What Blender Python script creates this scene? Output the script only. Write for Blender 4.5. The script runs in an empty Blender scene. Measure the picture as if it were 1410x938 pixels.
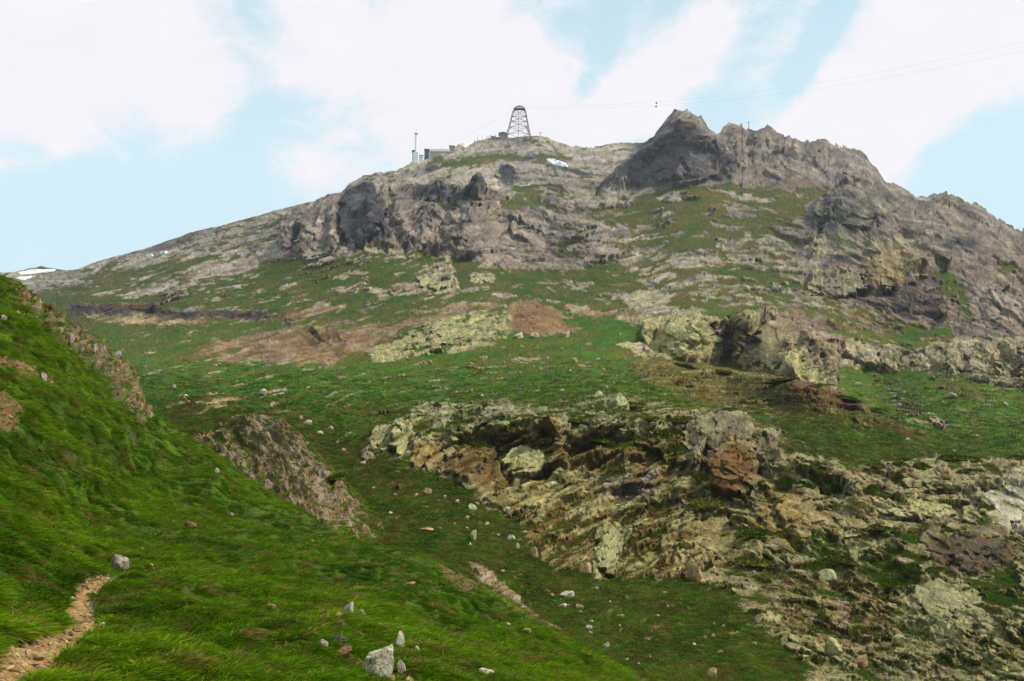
import bpy, bmesh, math, random
import numpy as np
from mathutils import Vector, Matrix

R = math.radians
F32 = np.float32
rng = np.random.default_rng(11)
random.seed(5)
scene = bpy.context.scene
col = scene.collection

# ------------------------------------------------------------------ camera
PITCH = R(8.0)
FOC = 1383.0                      # focal length in photograph pixels (1410 wide)
EYE = np.array([0.0, 0.0, 1.65])
cam_d = bpy.data.cameras.new('camera')
cam_d.sensor_fit = 'HORIZONTAL'
cam_d.angle = 2 * math.atan(705.0 / FOC)
cam_d.clip_start = 0.1
cam_d.clip_end = 20000
cam = bpy.data.objects.new('camera', cam_d)
cam.location = EYE
cam.rotation_euler = (math.pi / 2 + PITCH, 0, 0)
col.objects.link(cam)
scene.camera = cam

# ------------------------------------------------------------------ view
scene.view_settings.view_transform = 'Standard'
scene.view_settings.look = 'None'
scene.view_settings.exposure = 0.0
scene.view_settings.gamma = 1.0
scene.view_settings.use_curve_mapping = False
scene.cycles.use_denoising = True
scene.cycles.max_bounces = 5
scene.cycles.diffuse_bounces = 3
scene.cycles.volume_bounces = 1
scene.cycles.transparent_max_bounces = 6

HAZE = 0.000055                    # density of the air

# ------------------------------------------------------------------ sun and sky
SUN_EL, SUN_AZ = R(48), R(86)     # azimuth clockwise from +Y (straight ahead)
sd_ = bpy.data.lights.new('sun', 'SUN')
sd_.energy = 4.8
sd_.angle = R(3)
sd_.color = (1.0, 0.95, 0.87)
sun = bpy.data.objects.new('sun', sd_)
sdir = Vector((math.sin(SUN_AZ) * math.cos(SUN_EL), math.cos(SUN_AZ) * math.cos(SUN_EL), math.sin(SUN_EL)))
sun.rotation_euler = (-sdir).to_track_quat('-Z', 'Y').to_euler()
col.objects.link(sun)

world = bpy.data.worlds.new('World')
scene.world = world
world.use_nodes = True
wt = world.node_tree
wt.nodes.clear()
WN, WL = wt.nodes.new, wt.links.new
w_out = WN('ShaderNodeOutputWorld')
w_bg = WN('ShaderNodeBackground')
WL(w_bg.outputs[0], w_out.inputs[0])
sky = WN('ShaderNodeTexSky')
sky.sky_type = 'NISHITA'
sky.sun_disc = False
sky.sun_elevation = SUN_EL
sky.sun_rotation = SUN_AZ
sky.altitude = 2200
sky.air_density = 1.0
sky.dust_density = 1.5
sky.ozone_density = 0.6
w_bg.inputs['Strength'].default_value = 0.12
tc = WN('ShaderNodeTexCoord')
sep = WN('ShaderNodeSeparateXYZ')
WL(tc.outputs['Generated'], sep.inputs[0])


def wmath(op, a, b=None, c=None):
    n = WN('ShaderNodeMath'); n.operation = op
    for i, x in enumerate((a, b, c)):
        if x is None: continue
        if isinstance(x, (int, float)): n.inputs[i].default_value = x
        else: WL(x, n.inputs[i])
    return n.outputs[0]


az = wmath('ARCTAN2', sep.outputs[0], sep.outputs[1])
el = wmath('ARCSINE', sep.outputs[2])
cmb = WN('ShaderNodeCombineXYZ')
WL(az, cmb.inputs[0]); WL(el, cmb.inputs[1])


def pix_dir(u, v):
    xc = (u - 705.0) / FOC
    yc = (469.0 - v) / FOC
    return (xc, math.cos(PITCH) - yc * math.sin(PITCH), math.sin(PITCH) + yc * math.cos(PITCH))


def pix_azel(u, v):
    x, y, z = pix_dir(u, v)
    l = math.sqrt(x * x + y * y + z * z)
    return math.atan2(x, y), math.asin(z / l)


# cloud banks: centre pixel, half sizes in pixels, tilt in degrees (anticlockwise), weight
CLOUDS = [
    (110, 40, 250, 190, -8, 0.9), (250, 120, 95, 120, 20, 0.55), (-160, 60, 260, 260, 0, .8), (60, 165, 150, 50, 0, .28),
    (560, 60, 230, 130, 5, 0.62), (690, 110, 190, 100, 0, 0.5), (420, 70, 110, 110, 60, 0.45), (470, 215, 150, 85, 25, 0.62), (640, 190, 120, 60, 15, .5),
    (900, 110, 190, 70, 42, 0.72), (800, 170, 150, 45, 15, 0.6), (960, 60, 130, 60, 45, .35),
    (1230, 120, 260, 105, 33, 1.0), (1330, 40, 220, 130, 25, 0.9), (1120, 220, 90, 70, 40, 0.35), (1235, 225, 70, 50, 50, .25),
    (1560, -40, 260, 160, 20, .8), (700, -160, 700, 130, 0, .5),
    (150, 290, 300, 110, 14, -0.55), (380, 140, 55, 26, 20, -0.30), (825, 80, 95, 28, 68, -0.62), (350, 10, 50, 30, -50, -0.35),
    (1130, 50, 130, 30, 52, -0.85), (1000, 165, 60, 24, 45, -0.30), (1370, 230, 150, 100, 30, -0.75), (700, 20, 60, 40, 40, -.12),
]
field = None
for (u, v, a, b, ang, wgt) in CLOUDS:
    a0, e0 = pix_azel(u, v)
    mp = WN('ShaderNodeMapping'); mp.vector_type = 'TEXTURE'
    mp.inputs['Location'].default_value = (a0, e0, 0)
    mp.inputs['Rotation'].default_value = (0, 0, R(ang))
    mp.inputs['Scale'].default_value = (a / FOC, b / FOC, 1)
    WL(cmb.outputs[0], mp.inputs['Vector'])
    ln = WN('ShaderNodeVectorMath'); ln.operation = 'LENGTH'
    WL(mp.outputs[0], ln.inputs[0])
    mr = WN('ShaderNodeMapRange'); mr.interpolation_type = 'SMOOTHERSTEP'
    WL(ln.outputs['Value'], mr.inputs['Value'])
    mr.inputs['From Min'].default_value = 0.15; mr.inputs['From Max'].default_value = 1.25
    mr.inputs['To Min'].default_value = wgt; mr.inputs['To Max'].default_value = 0
    field = mr.outputs[0] if field is None else wmath('ADD', field, mr.outputs[0])


def wnoise(scale, detail, rough, dist=0.0, off=0.0):
    mp = WN('ShaderNodeMapping'); mp.inputs['Location'].default_value = (off, off * .7, -off)
    mp.inputs['Scale'].default_value = (1, 1, 1.5)
    WL(tc.outputs['Generated'], mp.inputs[0])
    n = WN('ShaderNodeTexNoise')
    n.inputs['Scale'].default_value = scale; n.inputs['Detail'].default_value = detail
    n.inputs['Roughness'].default_value = rough; n.inputs['Distortion'].default_value = dist
    WL(mp.outputs[0], n.inputs['Vector'])
    return n.outputs[0]


n1 = wnoise(5.0, 9, 0.56, 0.3, 3.1)
n2 = wnoise(15.0, 9, 0.66, 0.5, 9.0)
cl = wmath('ADD', field, wmath('MULTIPLY', wmath('SUBTRACT', n1, 0.5), 2.1))
cl = wmath('ADD', cl, wmath('MULTIPLY', wmath('SUBTRACT', n2, 0.5), 2.3))
mrc = WN('ShaderNodeMapRange'); mrc.interpolation_type = 'SMOOTHSTEP'
WL(cl, mrc.inputs[0])
mrc.inputs['From Min'].default_value = -0.28; mrc.inputs['From Max'].default_value = 0.78
# thin veil everywhere: grows towards the horizon
veil = wmath('SUBTRACT', 1.22, wmath('MULTIPLY', el, 1.0))
veil = wmath('MAXIMUM', wmath('MINIMUM', veil, 0.92), 0.66)
tint = WN('ShaderNodeMix'); tint.data_type = 'RGBA'; tint.blend_type = 'MULTIPLY'
tint.inputs['Factor'].default_value = 1.0
WL(sky.outputs[0], tint.inputs['A'])
tint.inputs['B'].default_value = (1.0, 1.3, 1.15, 1)
mv = WN('ShaderNodeMix'); mv.data_type = 'RGBA'
WL(veil, mv.inputs['Factor']); WL(tint.outputs['Result'], mv.inputs['A'])
mv.inputs['B'].default_value = (5.75, 7.5, 8.1, 1)
# cloud body brightness varies a little
cb = WN('ShaderNodeMix'); cb.data_type = 'RGBA'
WL(n2, cb.inputs['Factor'])
cb.inputs['A'].default_value = (7.4, 7.25, 7.6, 1)
cb.inputs['B'].default_value = (8.3, 8.0, 8.3, 1)
mc = WN('ShaderNodeMix'); mc.data_type = 'RGBA'
WL(mrc.outputs[0], mc.inputs['Factor']); WL(mv.outputs['Result'], mc.inputs['A']); WL(cb.outputs['Result'], mc.inputs['B'])
WL(mc.outputs['Result'], w_bg.inputs['Color'])


# ------------------------------------------------------------------ numeric helpers
def lin(rgb, k=1.0):
    c = np.asarray(rgb, dtype=np.float64) / 255.0
    c = np.where(c <= 0.04045, c / 12.92, ((c + 0.055) / 1.055) ** 2.4)
    return (c * k).astype(F32)


_p = np.random.default_rng(3).permutation(4096).astype(np.int32)
_ang = np.random.default_rng(4).random(4096) * 2 * np.pi
_gx, _gy = np.cos(_ang).astype(F32), np.sin(_ang).astype(F32)
_r1 = np.random.default_rng(5).random(4096).astype(F32)


def hash2(i, j, seed):
    return _p[(_p[(i + seed * 57) & 4095] + j + seed * 131) & 4095]


def gnoise(x, y, seed=0):
    x = np.asarray(x, F32); y = np.asarray(y, F32)
    xf, yf = np.floor(x), np.floor(y)
    i, j = xf.astype(np.int32), yf.astype(np.int32)
    dx, dy = x - xf, y - yf
    sx = dx * dx * dx * (dx * (dx * 6 - 15) + 10)
    sy = dy * dy * dy * (dy * (dy * 6 - 15) + 10)

    def g(a, b):
        h = hash2(i + a, j + b, seed)
        return _gx[h] * (dx - a) + _gy[h] * (dy - b)
    a0 = g(0, 0); a1 = g(1, 0); b0 = g(0, 1); b1 = g(1, 1)
    t = a0 + sx * (a1 - a0)
    bt = b0 + sx * (b1 - b0)
    return (t + sy * (bt - t)) * 1.5


def fbm(x, y, seed=0, octv=4, gain=0.5, lac=2.03):
    s = 0; a = 1.0; n = 0
    for k in range(octv):
        s = s + a * gnoise(x * lac ** k + 17.3 * k, y * lac ** k - 9.1 * k, seed + k)
        n += a; a *= gain
    return s / n


def ridged(x, y, seed=0, octv=4, gain=0.55, lac=2.1):
    s = 0; a = 1.0; n = 0
    for k in range(octv):
        r = 1 - np.abs(gnoise(x * lac ** k + 7.3 * k, y * lac ** k - 3.7 * k, seed + k)) * 1.6
        s = s + a * r; n += a; a *= gain
    return s / n


def cells(x, y, seed=0, centres=False):
    """cellular noise: (block height with tilt, distance to the nearest joint)"""
    x = np.asarray(x, F32); y = np.asarray(y, F32)
    i, j = np.floor(x).astype(np.int32), np.floor(y).astype(np.int32)
    f1 = np.full(x.shape, 9, F32); f2 = f1.copy(); hh = np.zeros(x.shape, F32); ccx = hh.copy(); ccy = hh.copy()
    for a in (-1, 0, 1):
        for b in (-1, 0, 1):
            h = hash2(i + a, j + b, seed)
            h2 = _p[(h + 911) & 4095]
            ddx = x - (i + a + _r1[h]); ddy = y - (j + b + _r1[h2])
            d = np.sqrt(ddx * ddx + ddy * ddy)
            tilt = _r1[(h + 77) & 4095] + (_gx[h] * ddx + _gy[h] * ddy) * 1.5
            m = d < f1
            f2 = np.where(m, f1, np.minimum(f2, d))
            hh = np.where(m, tilt, hh)
            if centres:
                ccx = np.where(m, x - ddx, ccx); ccy = np.where(m, y - ddy, ccy)
            f1 = np.where(m, d, f1)
    if centres: return hh - 0.5, f2 - f1, ccx, ccy
    return hh - 0.5, f2 - f1


def sstep(a, b, x):
    t = np.clip((x - a) / (b - a), 0, 1)
    return t * t * (3 - 2 * t)


def interp_poly(pts, u):
    p = np.array(pts, float)
    return np.interp(u, p[:, 0], p[:, 1])


class TPS:
    def __init__(s, pts, vals):
        p = np.array(pts, float) / 400.0
        n = len(p)
        d = np.linalg.norm(p[:, None] - p[None], axis=2)
        K = np.where(d > 0, d * d * np.log(d + 1e-12), 0) + np.eye(n) * 2e-4
        Pm = np.c_[np.ones(n), p]
        A = np.block([[K, Pm], [Pm.T, np.zeros((3, 3))]])
        s.w = np.linalg.solve(A, np.r_[np.array(vals, float), 0, 0, 0])
        s.p = p

    def __call__(s, u, v):
        sh = np.shape(u)
        q = np.stack([np.ravel(u), np.ravel(v)], 1) / 400.0
        out = s.w[-3] + s.w[-2] * q[:, 0] + s.w[-1] * q[:, 1]
        for k in range(len(s.p)):
            r2 = (q[:, 0] - s.p[k, 0]) ** 2 + (q[:, 1] - s.p[k, 1]) ** 2
            out += s.w[k] * 0.5 * r2 * np.log(r2 + 1e-12)
        return out.reshape(sh)


class Coarse:
    """a smooth function tabulated on a coarse pixel lattice"""
    def __init__(s, fn, u0=-300, u1=1720, v0=100, v1=1300, st=10):
        s.us = np.arange(u0, u1 + st, st); s.vs = np.arange(v0, v1 + st, st); s.st = st
        s.g = fn(*np.meshgrid(s.us.astype(float), s.vs.astype(float)))

    def __call__(s, u, v):
        fu = np.clip((u - s.us[0]) / s.st, 0, len(s.us) - 1.001)
        fv = np.clip((v - s.vs[0]) / s.st, 0, len(s.vs) - 1.001)
        i, j = fu.astype(int), fv.astype(int)
        a, b = fu - i, fv - j
        g = s.g
        return (g[j, i] * (1 - a) + g[j, i + 1] * a) * (1 - b) + (g[j + 1, i] * (1 - a) + g[j + 1, i + 1] * a) * b


def rays(u, v):
    xc = (u - 705.0) / FOC
    yc = (469.0 - v) / FOC
    return np.stack([xc, math.cos(PITCH) - yc * math.sin(PITCH), math.sin(PITCH) + yc * math.cos(PITCH)], -1)


def seg_dist(u, v, pts, closed=False):
    """distance to a polyline and, for closed ones, inside test"""
    d2 = np.full(u.shape, 1e12); ins = np.zeros(u.shape, bool)
    n = len(pts)
    for k in range(n if closed else n - 1):
        (ax, ay), (bx, by) = pts[k][:2], pts[(k + 1) % n][:2]
        ex, ey = bx - ax, by - ay
        l2 = ex * ex + ey * ey + 1e-9
        t = np.clip(((u - ax) * ex + (v - ay) * ey) / l2, 0, 1)
        d2 = np.minimum(d2, (u - ax - t * ex) ** 2 + (v - ay - t * ey) ** 2)
        if closed and ay != by:
            c = ((ay > v) != (by > v)) & (u < (bx - ax) * (v - ay) / (by - ay) + ax)
            ins ^= c
    return np.sqrt(d2), ins


def poly_mask(u, v, pts, soft=6.0):
    p = np.array(pts, float)
    m = np.zeros(u.shape, F32)
    bb = (u > p[:, 0].min() - soft) & (u < p[:, 0].max() + soft) & (v > p[:, 1].min() - soft) & (v < p[:, 1].max() + soft)
    if not bb.any(): return m
    d, ins = seg_dist(u[bb], v[bb], pts, True)
    m[bb] = sstep(-soft, soft, np.where(ins, d, -d))
    return m


def stroke(u, v, pts, width):
    """soft profile 1 at the polyline, 0 at width"""
    p = np.array(pts, float)
    m = np.zeros(u.shape, F32)
    bb = (u > p[:, 0].min() - width) & (u < p[:, 0].max() + width) & (v > p[:, 1].min() - width) & (v < p[:, 1].max() + width)
    if not bb.any(): return m
    d, _ = seg_dist(u[bb], v[bb], pts)
    m[bb] = 1 - sstep(0, width, d)
    return m


# ------------------------------------------------------------------ mesh helpers
def tag(o, label=None, cat=None, group=None, kind=None):
    if label: o['label'] = label
    if cat: o['category'] = cat
    if group: o['group'] = group
    if kind: o['kind'] = kind
    return o


def link(name, me, mat=None, parent=None):
    o = bpy.data.objects.new(name, me)
    if mat is not None and me is not None and len(me.materials) == 0: me.materials.append(mat)
    col.objects.link(o)
    if parent is not None: o.parent = parent
    return o


def empty(name, loc=(0, 0, 0)):
    o = bpy.data.objects.new(name, None)
    o.empty_display_size = 0.2
    o.location = loc
    col.objects.link(o)
    return o


def grid_mesh(name, P, C, extra=None, uv=None, px=None):
    nr, nc = P.shape[:2]
    me = bpy.data.meshes.new(name)
    nv = nr * nc
    idx = np.arange(nv).reshape(nr, nc)
    q = np.stack([idx[:-1, :-1], idx[1:, :-1], idx[1:, 1:], idx[:-1, 1:]], -1).reshape(-1, 4)
    me.vertices.add(nv)
    me.vertices.foreach_set('co', np.ascontiguousarray(P, F32).ravel())
    me.loops.add(q.size)
    me.loops.foreach_set('vertex_index', q.ravel().astype(np.int32))
    me.polygons.add(len(q))
    me.polygons.foreach_set('loop_start', (np.arange(len(q)) * 4).astype(np.int32))
    me.polygons.foreach_set('use_smooth', np.ones(len(q), bool))
    me.update(calc_edges=True)
    ca = me.attributes.new('Col', 'FLOAT_COLOR', 'POINT')
    ca.data.foreach_set('color', np.concatenate([C.reshape(-1, 3), np.ones((nv, 1))], 1).astype(F32).ravel())
    if extra is not None:
        a = me.attributes.new('rock', 'FLOAT', 'POINT')
        a.data.foreach_set('value', np.ascontiguousarray(extra, F32).ravel())
    if px is not None:
        a = me.attributes.new('px', 'FLOAT', 'POINT')
        a.data.foreach_set('value', np.ascontiguousarray(px, F32).ravel())
    if uv is not None:
        a = me.attributes.new('surf', 'FLOAT_VECTOR', 'POINT')
        a.data.foreach_set('vector', np.ascontiguousarray(uv, F32).ravel())
    return me


def pydata(name, verts, faces, smooth=False):
    me = bpy.data.meshes.new(name)
    me.from_pydata([tuple(v) for v in verts], [], [tuple(f) for f in faces])
    if smooth:
        me.polygons.foreach_set('use_smooth', [True] * len(me.polygons))
    me.update()
    return me


def normals_of(P):
    du = np.gradient(P, axis=1)
    dv = np.gradient(P, axis=0)
    n = np.cross(du, dv)
    n /= np.linalg.norm(n, axis=-1, keepdims=True) + 1e-12
    s = np.sign(np.sum(n * (EYE - P), -1, keepdims=True))
    s[s == 0] = 1
    return n * s


# ------------------------------------------------------------------ materials
def new_mat(name):
    m = bpy.data.materials.new(name)
    m.use_nodes = True
    b = m.node_tree.nodes['Principled BSDF']
    b.inputs['Roughness'].default_value = 0.9
    b.inputs['Specular IOR Level'].default_value = 0.06
    return m, m.node_tree, b


def terrain_mat(name, s1, s2, amt=0.5, bump=0.35, dist=0.1):
    """colour from the surface's own attribute, broken up by fine grain in surface coordinates"""
    m, t, b = new_mat(name)
    N, L = t.nodes.new, t.links.new
    at = N('ShaderNodeAttribute'); at.attribute_name = 'Col'
    sf = N('ShaderNodeAttribute'); sf.attribute_name = 'surf'
    rk = N('ShaderNodeAttribute'); rk.attribute_name = 'rock'
    na = N('ShaderNodeTexNoise'); na.inputs['Scale'].default_value = s1; na.inputs['Detail'].default_value = 5
    na.inputs['Roughness'].default_value = 0.65
    nb = N('ShaderNodeTexNoise'); nb.inputs['Scale'].default_value = s2; nb.inputs['Detail'].default_value = 3
    L(sf.outputs['Vector'], na.inputs['Vector']); L(sf.outputs['Vector'], nb.inputs['Vector'])
    mr = N('ShaderNodeMapRange'); L(na.outputs[0], mr.inputs[0])
    mr.inputs['From Min'].default_value = 0.28; mr.inputs['From Max'].default_value = 0.72
    mr.inputs['To Min'].default_value = 1 - amt; mr.inputs['To Max'].default_value = 1 + amt
    mul = N('ShaderNodeVectorMath'); mul.operation = 'SCALE'
    L(at.outputs['Color'], mul.inputs[0]); L(mr.outputs[0], mul.inputs['Scale'])
    L(mul.outputs[0], b.inputs['Base Color'])
    bp = N('ShaderNodeBump'); bp.inputs['Strength'].default_value = bump; bp.inputs['Distance'].default_value = dist
    ad = N('ShaderNodeMath'); ad.operation = 'ADD'
    L(na.outputs[0], ad.inputs[0]); L(nb.outputs[0], ad.inputs[1])
    if dist <= 0:                                   # relief in step with the local scale of the slope
        pa = N('ShaderNodeAttribute'); pa.attribute_name = 'px'
        pm = N('ShaderNodeMath'); pm.operation = 'MULTIPLY'; pm.inputs[1].default_value = -dist
        L(pa.outputs['Fac'], pm.inputs[0]); L(pm.outputs[0], bp.inputs['Distance'])
    L(ad.outputs[0], bp.inputs['Height']); L(bp.outputs[0], b.inputs['Normal'])
    return m


def plain_mat(name, rgb, var=0.25, scale=3.0, rough=0.9, bump=0.0, metal=0.0):
    m, t, b = new_mat(name)
    N, L = t.nodes.new, t.links.new
    tcn = N('ShaderNodeTexCoord')
    n = N('ShaderNodeTexNoise'); n.inputs['Scale'].default_value = scale; n.inputs['Detail'].default_value = 5
    L(tcn.outputs['Object'], n.inputs['Vector'])
    mr = N('ShaderNodeMapRange'); L(n.outputs[0], mr.inputs[0])
    mr.inputs['From Min'].default_value = 0.3; mr.inputs['From Max'].default_value = 0.7
    mr.inputs['To Min'].default_value = 1 - var; mr.inputs['To Max'].default_value = 1 + var
    sc = N('ShaderNodeVectorMath'); sc.operation = 'SCALE'
    sc.inputs[0].default_value = tuple(float(x) for x in rgb); L(mr.outputs[0], sc.inputs['Scale'])
    L(sc.outputs[0], b.inputs['Base Color'])
    b.inputs['Roughness'].default_value = rough
    b.inputs['Metallic'].default_value = metal
    if bump:
        bp = N('ShaderNodeBump'); bp.inputs['Strength'].default_value = bump; bp.inputs['Distance'].default_value = 0.05
        L(n.outputs[0], bp.inputs['Height']); L(bp.outputs[0], b.inputs['Normal'])
    return m


def inst_mat(name, var=0.2, scale=4.0, rough=0.85, translucent=0.0):
    """colour handed to each piece of a mass"""
    m, t, b = new_mat(name)
    N, L = t.nodes.new, t.links.new
    at = N('ShaderNodeAttribute'); at.attribute_name = 'tint'; at.attribute_type = 'INSTANCER'
    tcn = N('ShaderNodeTexCoord')
    n = N('ShaderNodeTexNoise'); n.inputs['Scale'].default_value = scale; n.inputs['Detail'].default_value = 4
    L(tcn.outputs['Object'], n.inputs['Vector'])
    mr = N('ShaderNodeMapRange'); L(n.outputs[0], mr.inputs[0])
    mr.inputs['From Min'].default_value = 0.3; mr.inputs['From Max'].default_value = 0.7
    mr.inputs['To Min'].default_value = 1 - var; mr.inputs['To Max'].default_value = 1 + var
    sc = N('ShaderNodeVectorMath'); sc.operation = 'SCALE'
    L(at.outputs['Color'], sc.inputs[0]); L(mr.outputs[0], sc.inputs['Scale'])
    L(sc.outputs[0], b.inputs['Base Color'])
    b.inputs['Roughness'].default_value = rough
    if translucent:
        tr = N('ShaderNodeBsdfTranslucent'); mx = N('ShaderNodeMixShader'); mx.inputs[0].default_value = translucent
        L(sc.outputs[0], tr.inputs[0]); L(b.outputs[0], mx.inputs[1]); L(tr.outputs[0], mx.inputs[2])
        L(mx.outputs[0], t.nodes['Material Output'].inputs[0])
    return m


# ------------------------------------------------------------------ palette (real-world base colours)
K = 0.76
PAL = dict(
    green=lin((74, 112, 6), K), deep=lin((42, 74, 4), K), far_green=lin((56, 80, 14), K), dry=lin((108, 88, 40), K),
    grey=lin((122, 107, 97), K), pale=lin((178, 160, 138), K), dark=lin((52, 55, 62), K), yellow=lin((176, 166, 110), K),
    brown=lin((112, 82, 42), K), scree=lin((136, 106, 70), K), rust=lin((134, 88, 46), K), white=lin((215, 208, 195), K),
    earth=lin((92, 70, 48), K), lichen=lin((164, 162, 112), K),
)

# ------------------------------------------------------------------ silhouettes traced from the photograph
SKY = [(-320, 400), (-100, 386), (0, 376), (20, 375), (55, 367), (90, 372), (108, 371), (130, 362), (165, 352), (200, 342), (235, 330),
       (262, 321), (300, 312), (340, 301), (380, 290), (420, 280), (455, 270), (470, 264), (482, 252), (492, 248), (500, 242),
       (520, 238), (545, 235), (560, 226), (580, 219), (600, 216), (612, 210), (622, 206), (632, 200), (640, 204), (650, 196),
       (680, 189), (693, 188), (715, 188), (730, 187), (740, 186), (755, 191), (775, 198), (800, 202), (820, 203), (838, 200), (850, 198),
       (865, 197), (885, 197), (898, 193), (905, 183), (912, 170), (920, 162), (932, 158), (950, 160), (965, 167), (978, 178),
       (987, 184), (995, 175), (1005, 172), (1018, 178), (1030, 174), (1042, 180), (1055, 175), (1068, 181), (1082, 188),
       (1100, 194), (1115, 196), (1132, 189), (1146, 197), (1160, 206), (1178, 209), (1190, 214), (1205, 229), (1218, 248),
       (1235, 258), (1255, 264), (1275, 271), (1290, 269), (1305, 265), (1322, 273), (1345, 281), (1365, 293), (1385, 307),
       (1410, 319), (1500, 360), (1720, 440)]
SIL_N = [(-320, 130), (-120, 278), (0, 379), (14, 383), (30, 395), (60, 420), (85, 432), (100, 447), (125, 462), (142, 468), (160, 490),
         (180, 500), (188, 515), (193, 545), (212, 566), (240, 586), (300, 626), (360, 669), (400, 695), (430, 712), (450, 727),
         (480, 742), (520, 752), (560, 760), (600, 773), (650, 800), (720, 838), (770, 866), (830, 905), (885, 941), (960, 985),
         (1100, 1065), (1250, 1150)]
SIL_M = [(150, 640), (200, 600), (240, 590), (285, 593), (310, 581), (345, 571), (385, 574), (415, 598), (440, 625), (475, 660), (500, 685),
         (522, 712), (531, 735), (560, 762), (610, 800), (650, 840)]

# ------------------------------------------------------------------ the mountain (one continuous sheet: gully, lower crags, meadows, cliffs, summit)
DEPTH = [
    (1410, 938, 70), (1150, 938, 75), (900, 930, 62), (1600, 900, 75), (1000, 860, 85), (1410, 860, 85), (1200, 800, 105), (1410, 780, 105), (1410, 660, 150),
    (1200, 690, 135), (1100, 650, 150), (800, 800, 100), (900, 760, 120), (1000, 700, 135), (800, 700, 140), (700, 760, 110),
    (650, 700, 130), (600, 640, 155), (700, 640, 160), (850, 620, 165), (1000, 620, 155), (700, 560, 200), (850, 548, 205), (560, 570, 200),
    (600, 740, 108), (560, 690, 128), (540, 790, 88), (480, 615, 170), (420, 575, 195), (300, 545, 215), (220, 565, 200), (400, 700, 120), (250, 640, 150),
    (200, 500, 300), (400, 530, 245), (400, 500, 300), (700, 530, 245), (700, 500, 285), (600, 480, 335), (850, 505, 270), (880, 482, 330),
    (1150, 560, 225), (1250, 610, 190), (1410, 630, 180), (1300, 560, 255), (1410, 545, 290), (1200, 530, 300), (1000, 490, 340),
    (1000, 440, 365), (920, 450, 370), (1150, 470, 350), (1300, 490, 330), (1410, 490, 320), (600, 440, 410), (750, 440, 430), (450, 470, 400),
    (350, 470, 420), (200, 450, 520), (120, 430, 620), (300, 430, 550), (700, 400, 580), (500, 400, 600), (850, 400, 560), (1000, 400, 520),
    (1150, 420, 450), (1300, 430, 410), (1410, 420, 400), (400, 370, 700), (600, 370, 690), (750, 370, 690), (900, 350, 720), (1050, 340, 700),
    (1150, 370, 570), (1250, 350, 560), (1410, 350, 570), (250, 370, 800), (150, 380, 900), (60, 385, 1150), (0, 382, 1200), (-200, 395, 1200),
    (400, 310, 850), (500, 285, 860), (650, 285, 860), (800, 290, 900), (900, 280, 900), (1050, 260, 960), (1200, 290, 720), (1300, 290, 740),
    (1400, 320, 720), (1600, 420, 600), (250, 332, 1050), (350, 302, 1020), (470, 265, 1100), (570, 225, 1300), (700, 190, 1500), (760, 195, 1500), (880, 200, 1450),
    (700, 240, 1220), (800, 250, 1120), (940, 225, 1020), (940, 165, 1090), (1000, 180, 1230), (1150, 198, 1220), (1220, 252, 1000),
]
logD = Coarse(TPS([d[:2] for d in DEPTH], [math.log(d[2]) for d in DEPTH]))

# crest lines: what stands below the line juts towards the viewer, what lies above recedes
CRESTS = [
    ([(490, 602), (540, 580), (600, 560), (700, 560), (770, 570), (850, 548), (940, 566), (1000, 568), (1060, 592), (1110, 632), (1180, 645), (1300, 632), (1420, 640)], .16, 70),
    ([(860, 498), (1000, 512), (1100, 530), (1160, 546), (1260, 585)], .14, 45),
    ([(495, 497), (560, 463), (620, 436), (700, 428), (760, 428), (850, 445), (900, 440), (980, 440), (1060, 425), (1120, 432), (1200, 470), (1300, 475), (1420, 470)], .06, 60),
    ([(390, 300), (440, 276), (480, 260), (600, 256), (690, 266), (760, 296), (850, 318)], .07, 60),
    ([(820, 275), (850, 235), (880, 208), (905, 180), (925, 165), (955, 165), (985, 195), (1010, 232)], .08, 50),
    ([(1100, 300), (1150, 266), (1200, 262), (1250, 266), (1300, 290), (1420, 350)], .09, 60),
    ([(560, 235), (640, 222), (760, 226), (840, 240)], .04, 40),
    ([(300, 470), (400, 452), (470, 446)], .05, 30), ([(225, 548), (300, 545), (350, 552)], .07, 30),
]
uu = np.concatenate([np.arange(-320, -15, 9.0), np.arange(-15, 1425, 1.25), np.arange(1425, 1720, 9.0)])
tt = np.linspace(0, 1, 590)
skyv = interp_poly(SKY, uu)
jag = sstep(450, 500, uu) * (.45 + .55 * sstep(880, 905, uu))
skyv = skyv - jag * (3.6 * cells(uu / 17, uu * 0 + .3, 61)[0] + 1.6 * cells(uu / 7, uu * 0 + .6, 62)[0]) - .7 * fbm(uu / 9, uu * 0, 63, 3)
botv = np.where(uu < 860, np.minimum(interp_poly(SIL_N, uu) + 75, 1010), 1010)
botv = np.maximum(botv, skyv + 60)
U = np.broadcast_to(uu[None, :], (len(tt), len(uu))).copy()
V = skyv[None, :] + tt[:, None] * (botv - skyv)[None, :]
LD = logD(U, V)
for pts, k, fall in CRESTS:
    yl = interp_poly(pts, uu)
    u0, u1 = pts[0][0], pts[-1][0]
    tp = sstep(u0 - 30, u0 + 40, uu) * (1 - sstep(u1 - 40, u1 + 30, uu)) if u1 < 1400 else sstep(u0 - 30, u0 + 40, uu)
    d = yl[None, :] + 5 * fbm(U / 40, V / 400, 77, 3) - V             # positive above the line
    LD += tp[None, :] * k * (0.55 * sstep(0, 5, d) * (1 - sstep(5, fall * 1.6, d)) - 0.45 * (1 - sstep(0, 5, d)) * (1 - sstep(0, fall, -d)))
# no fold: every row lies at least a little behind the row below it
run = LD + (V * 0.00035)
run = np.maximum.accumulate(run[::-1], 0)[::-1]
LD = run - V * 0.00035
D = np.exp(LD)
Pb = EYE + D[..., None] * rays(U, V)
Nb = normals_of(Pb)
S = D / FOC                                                       # metres per photograph pixel

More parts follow.
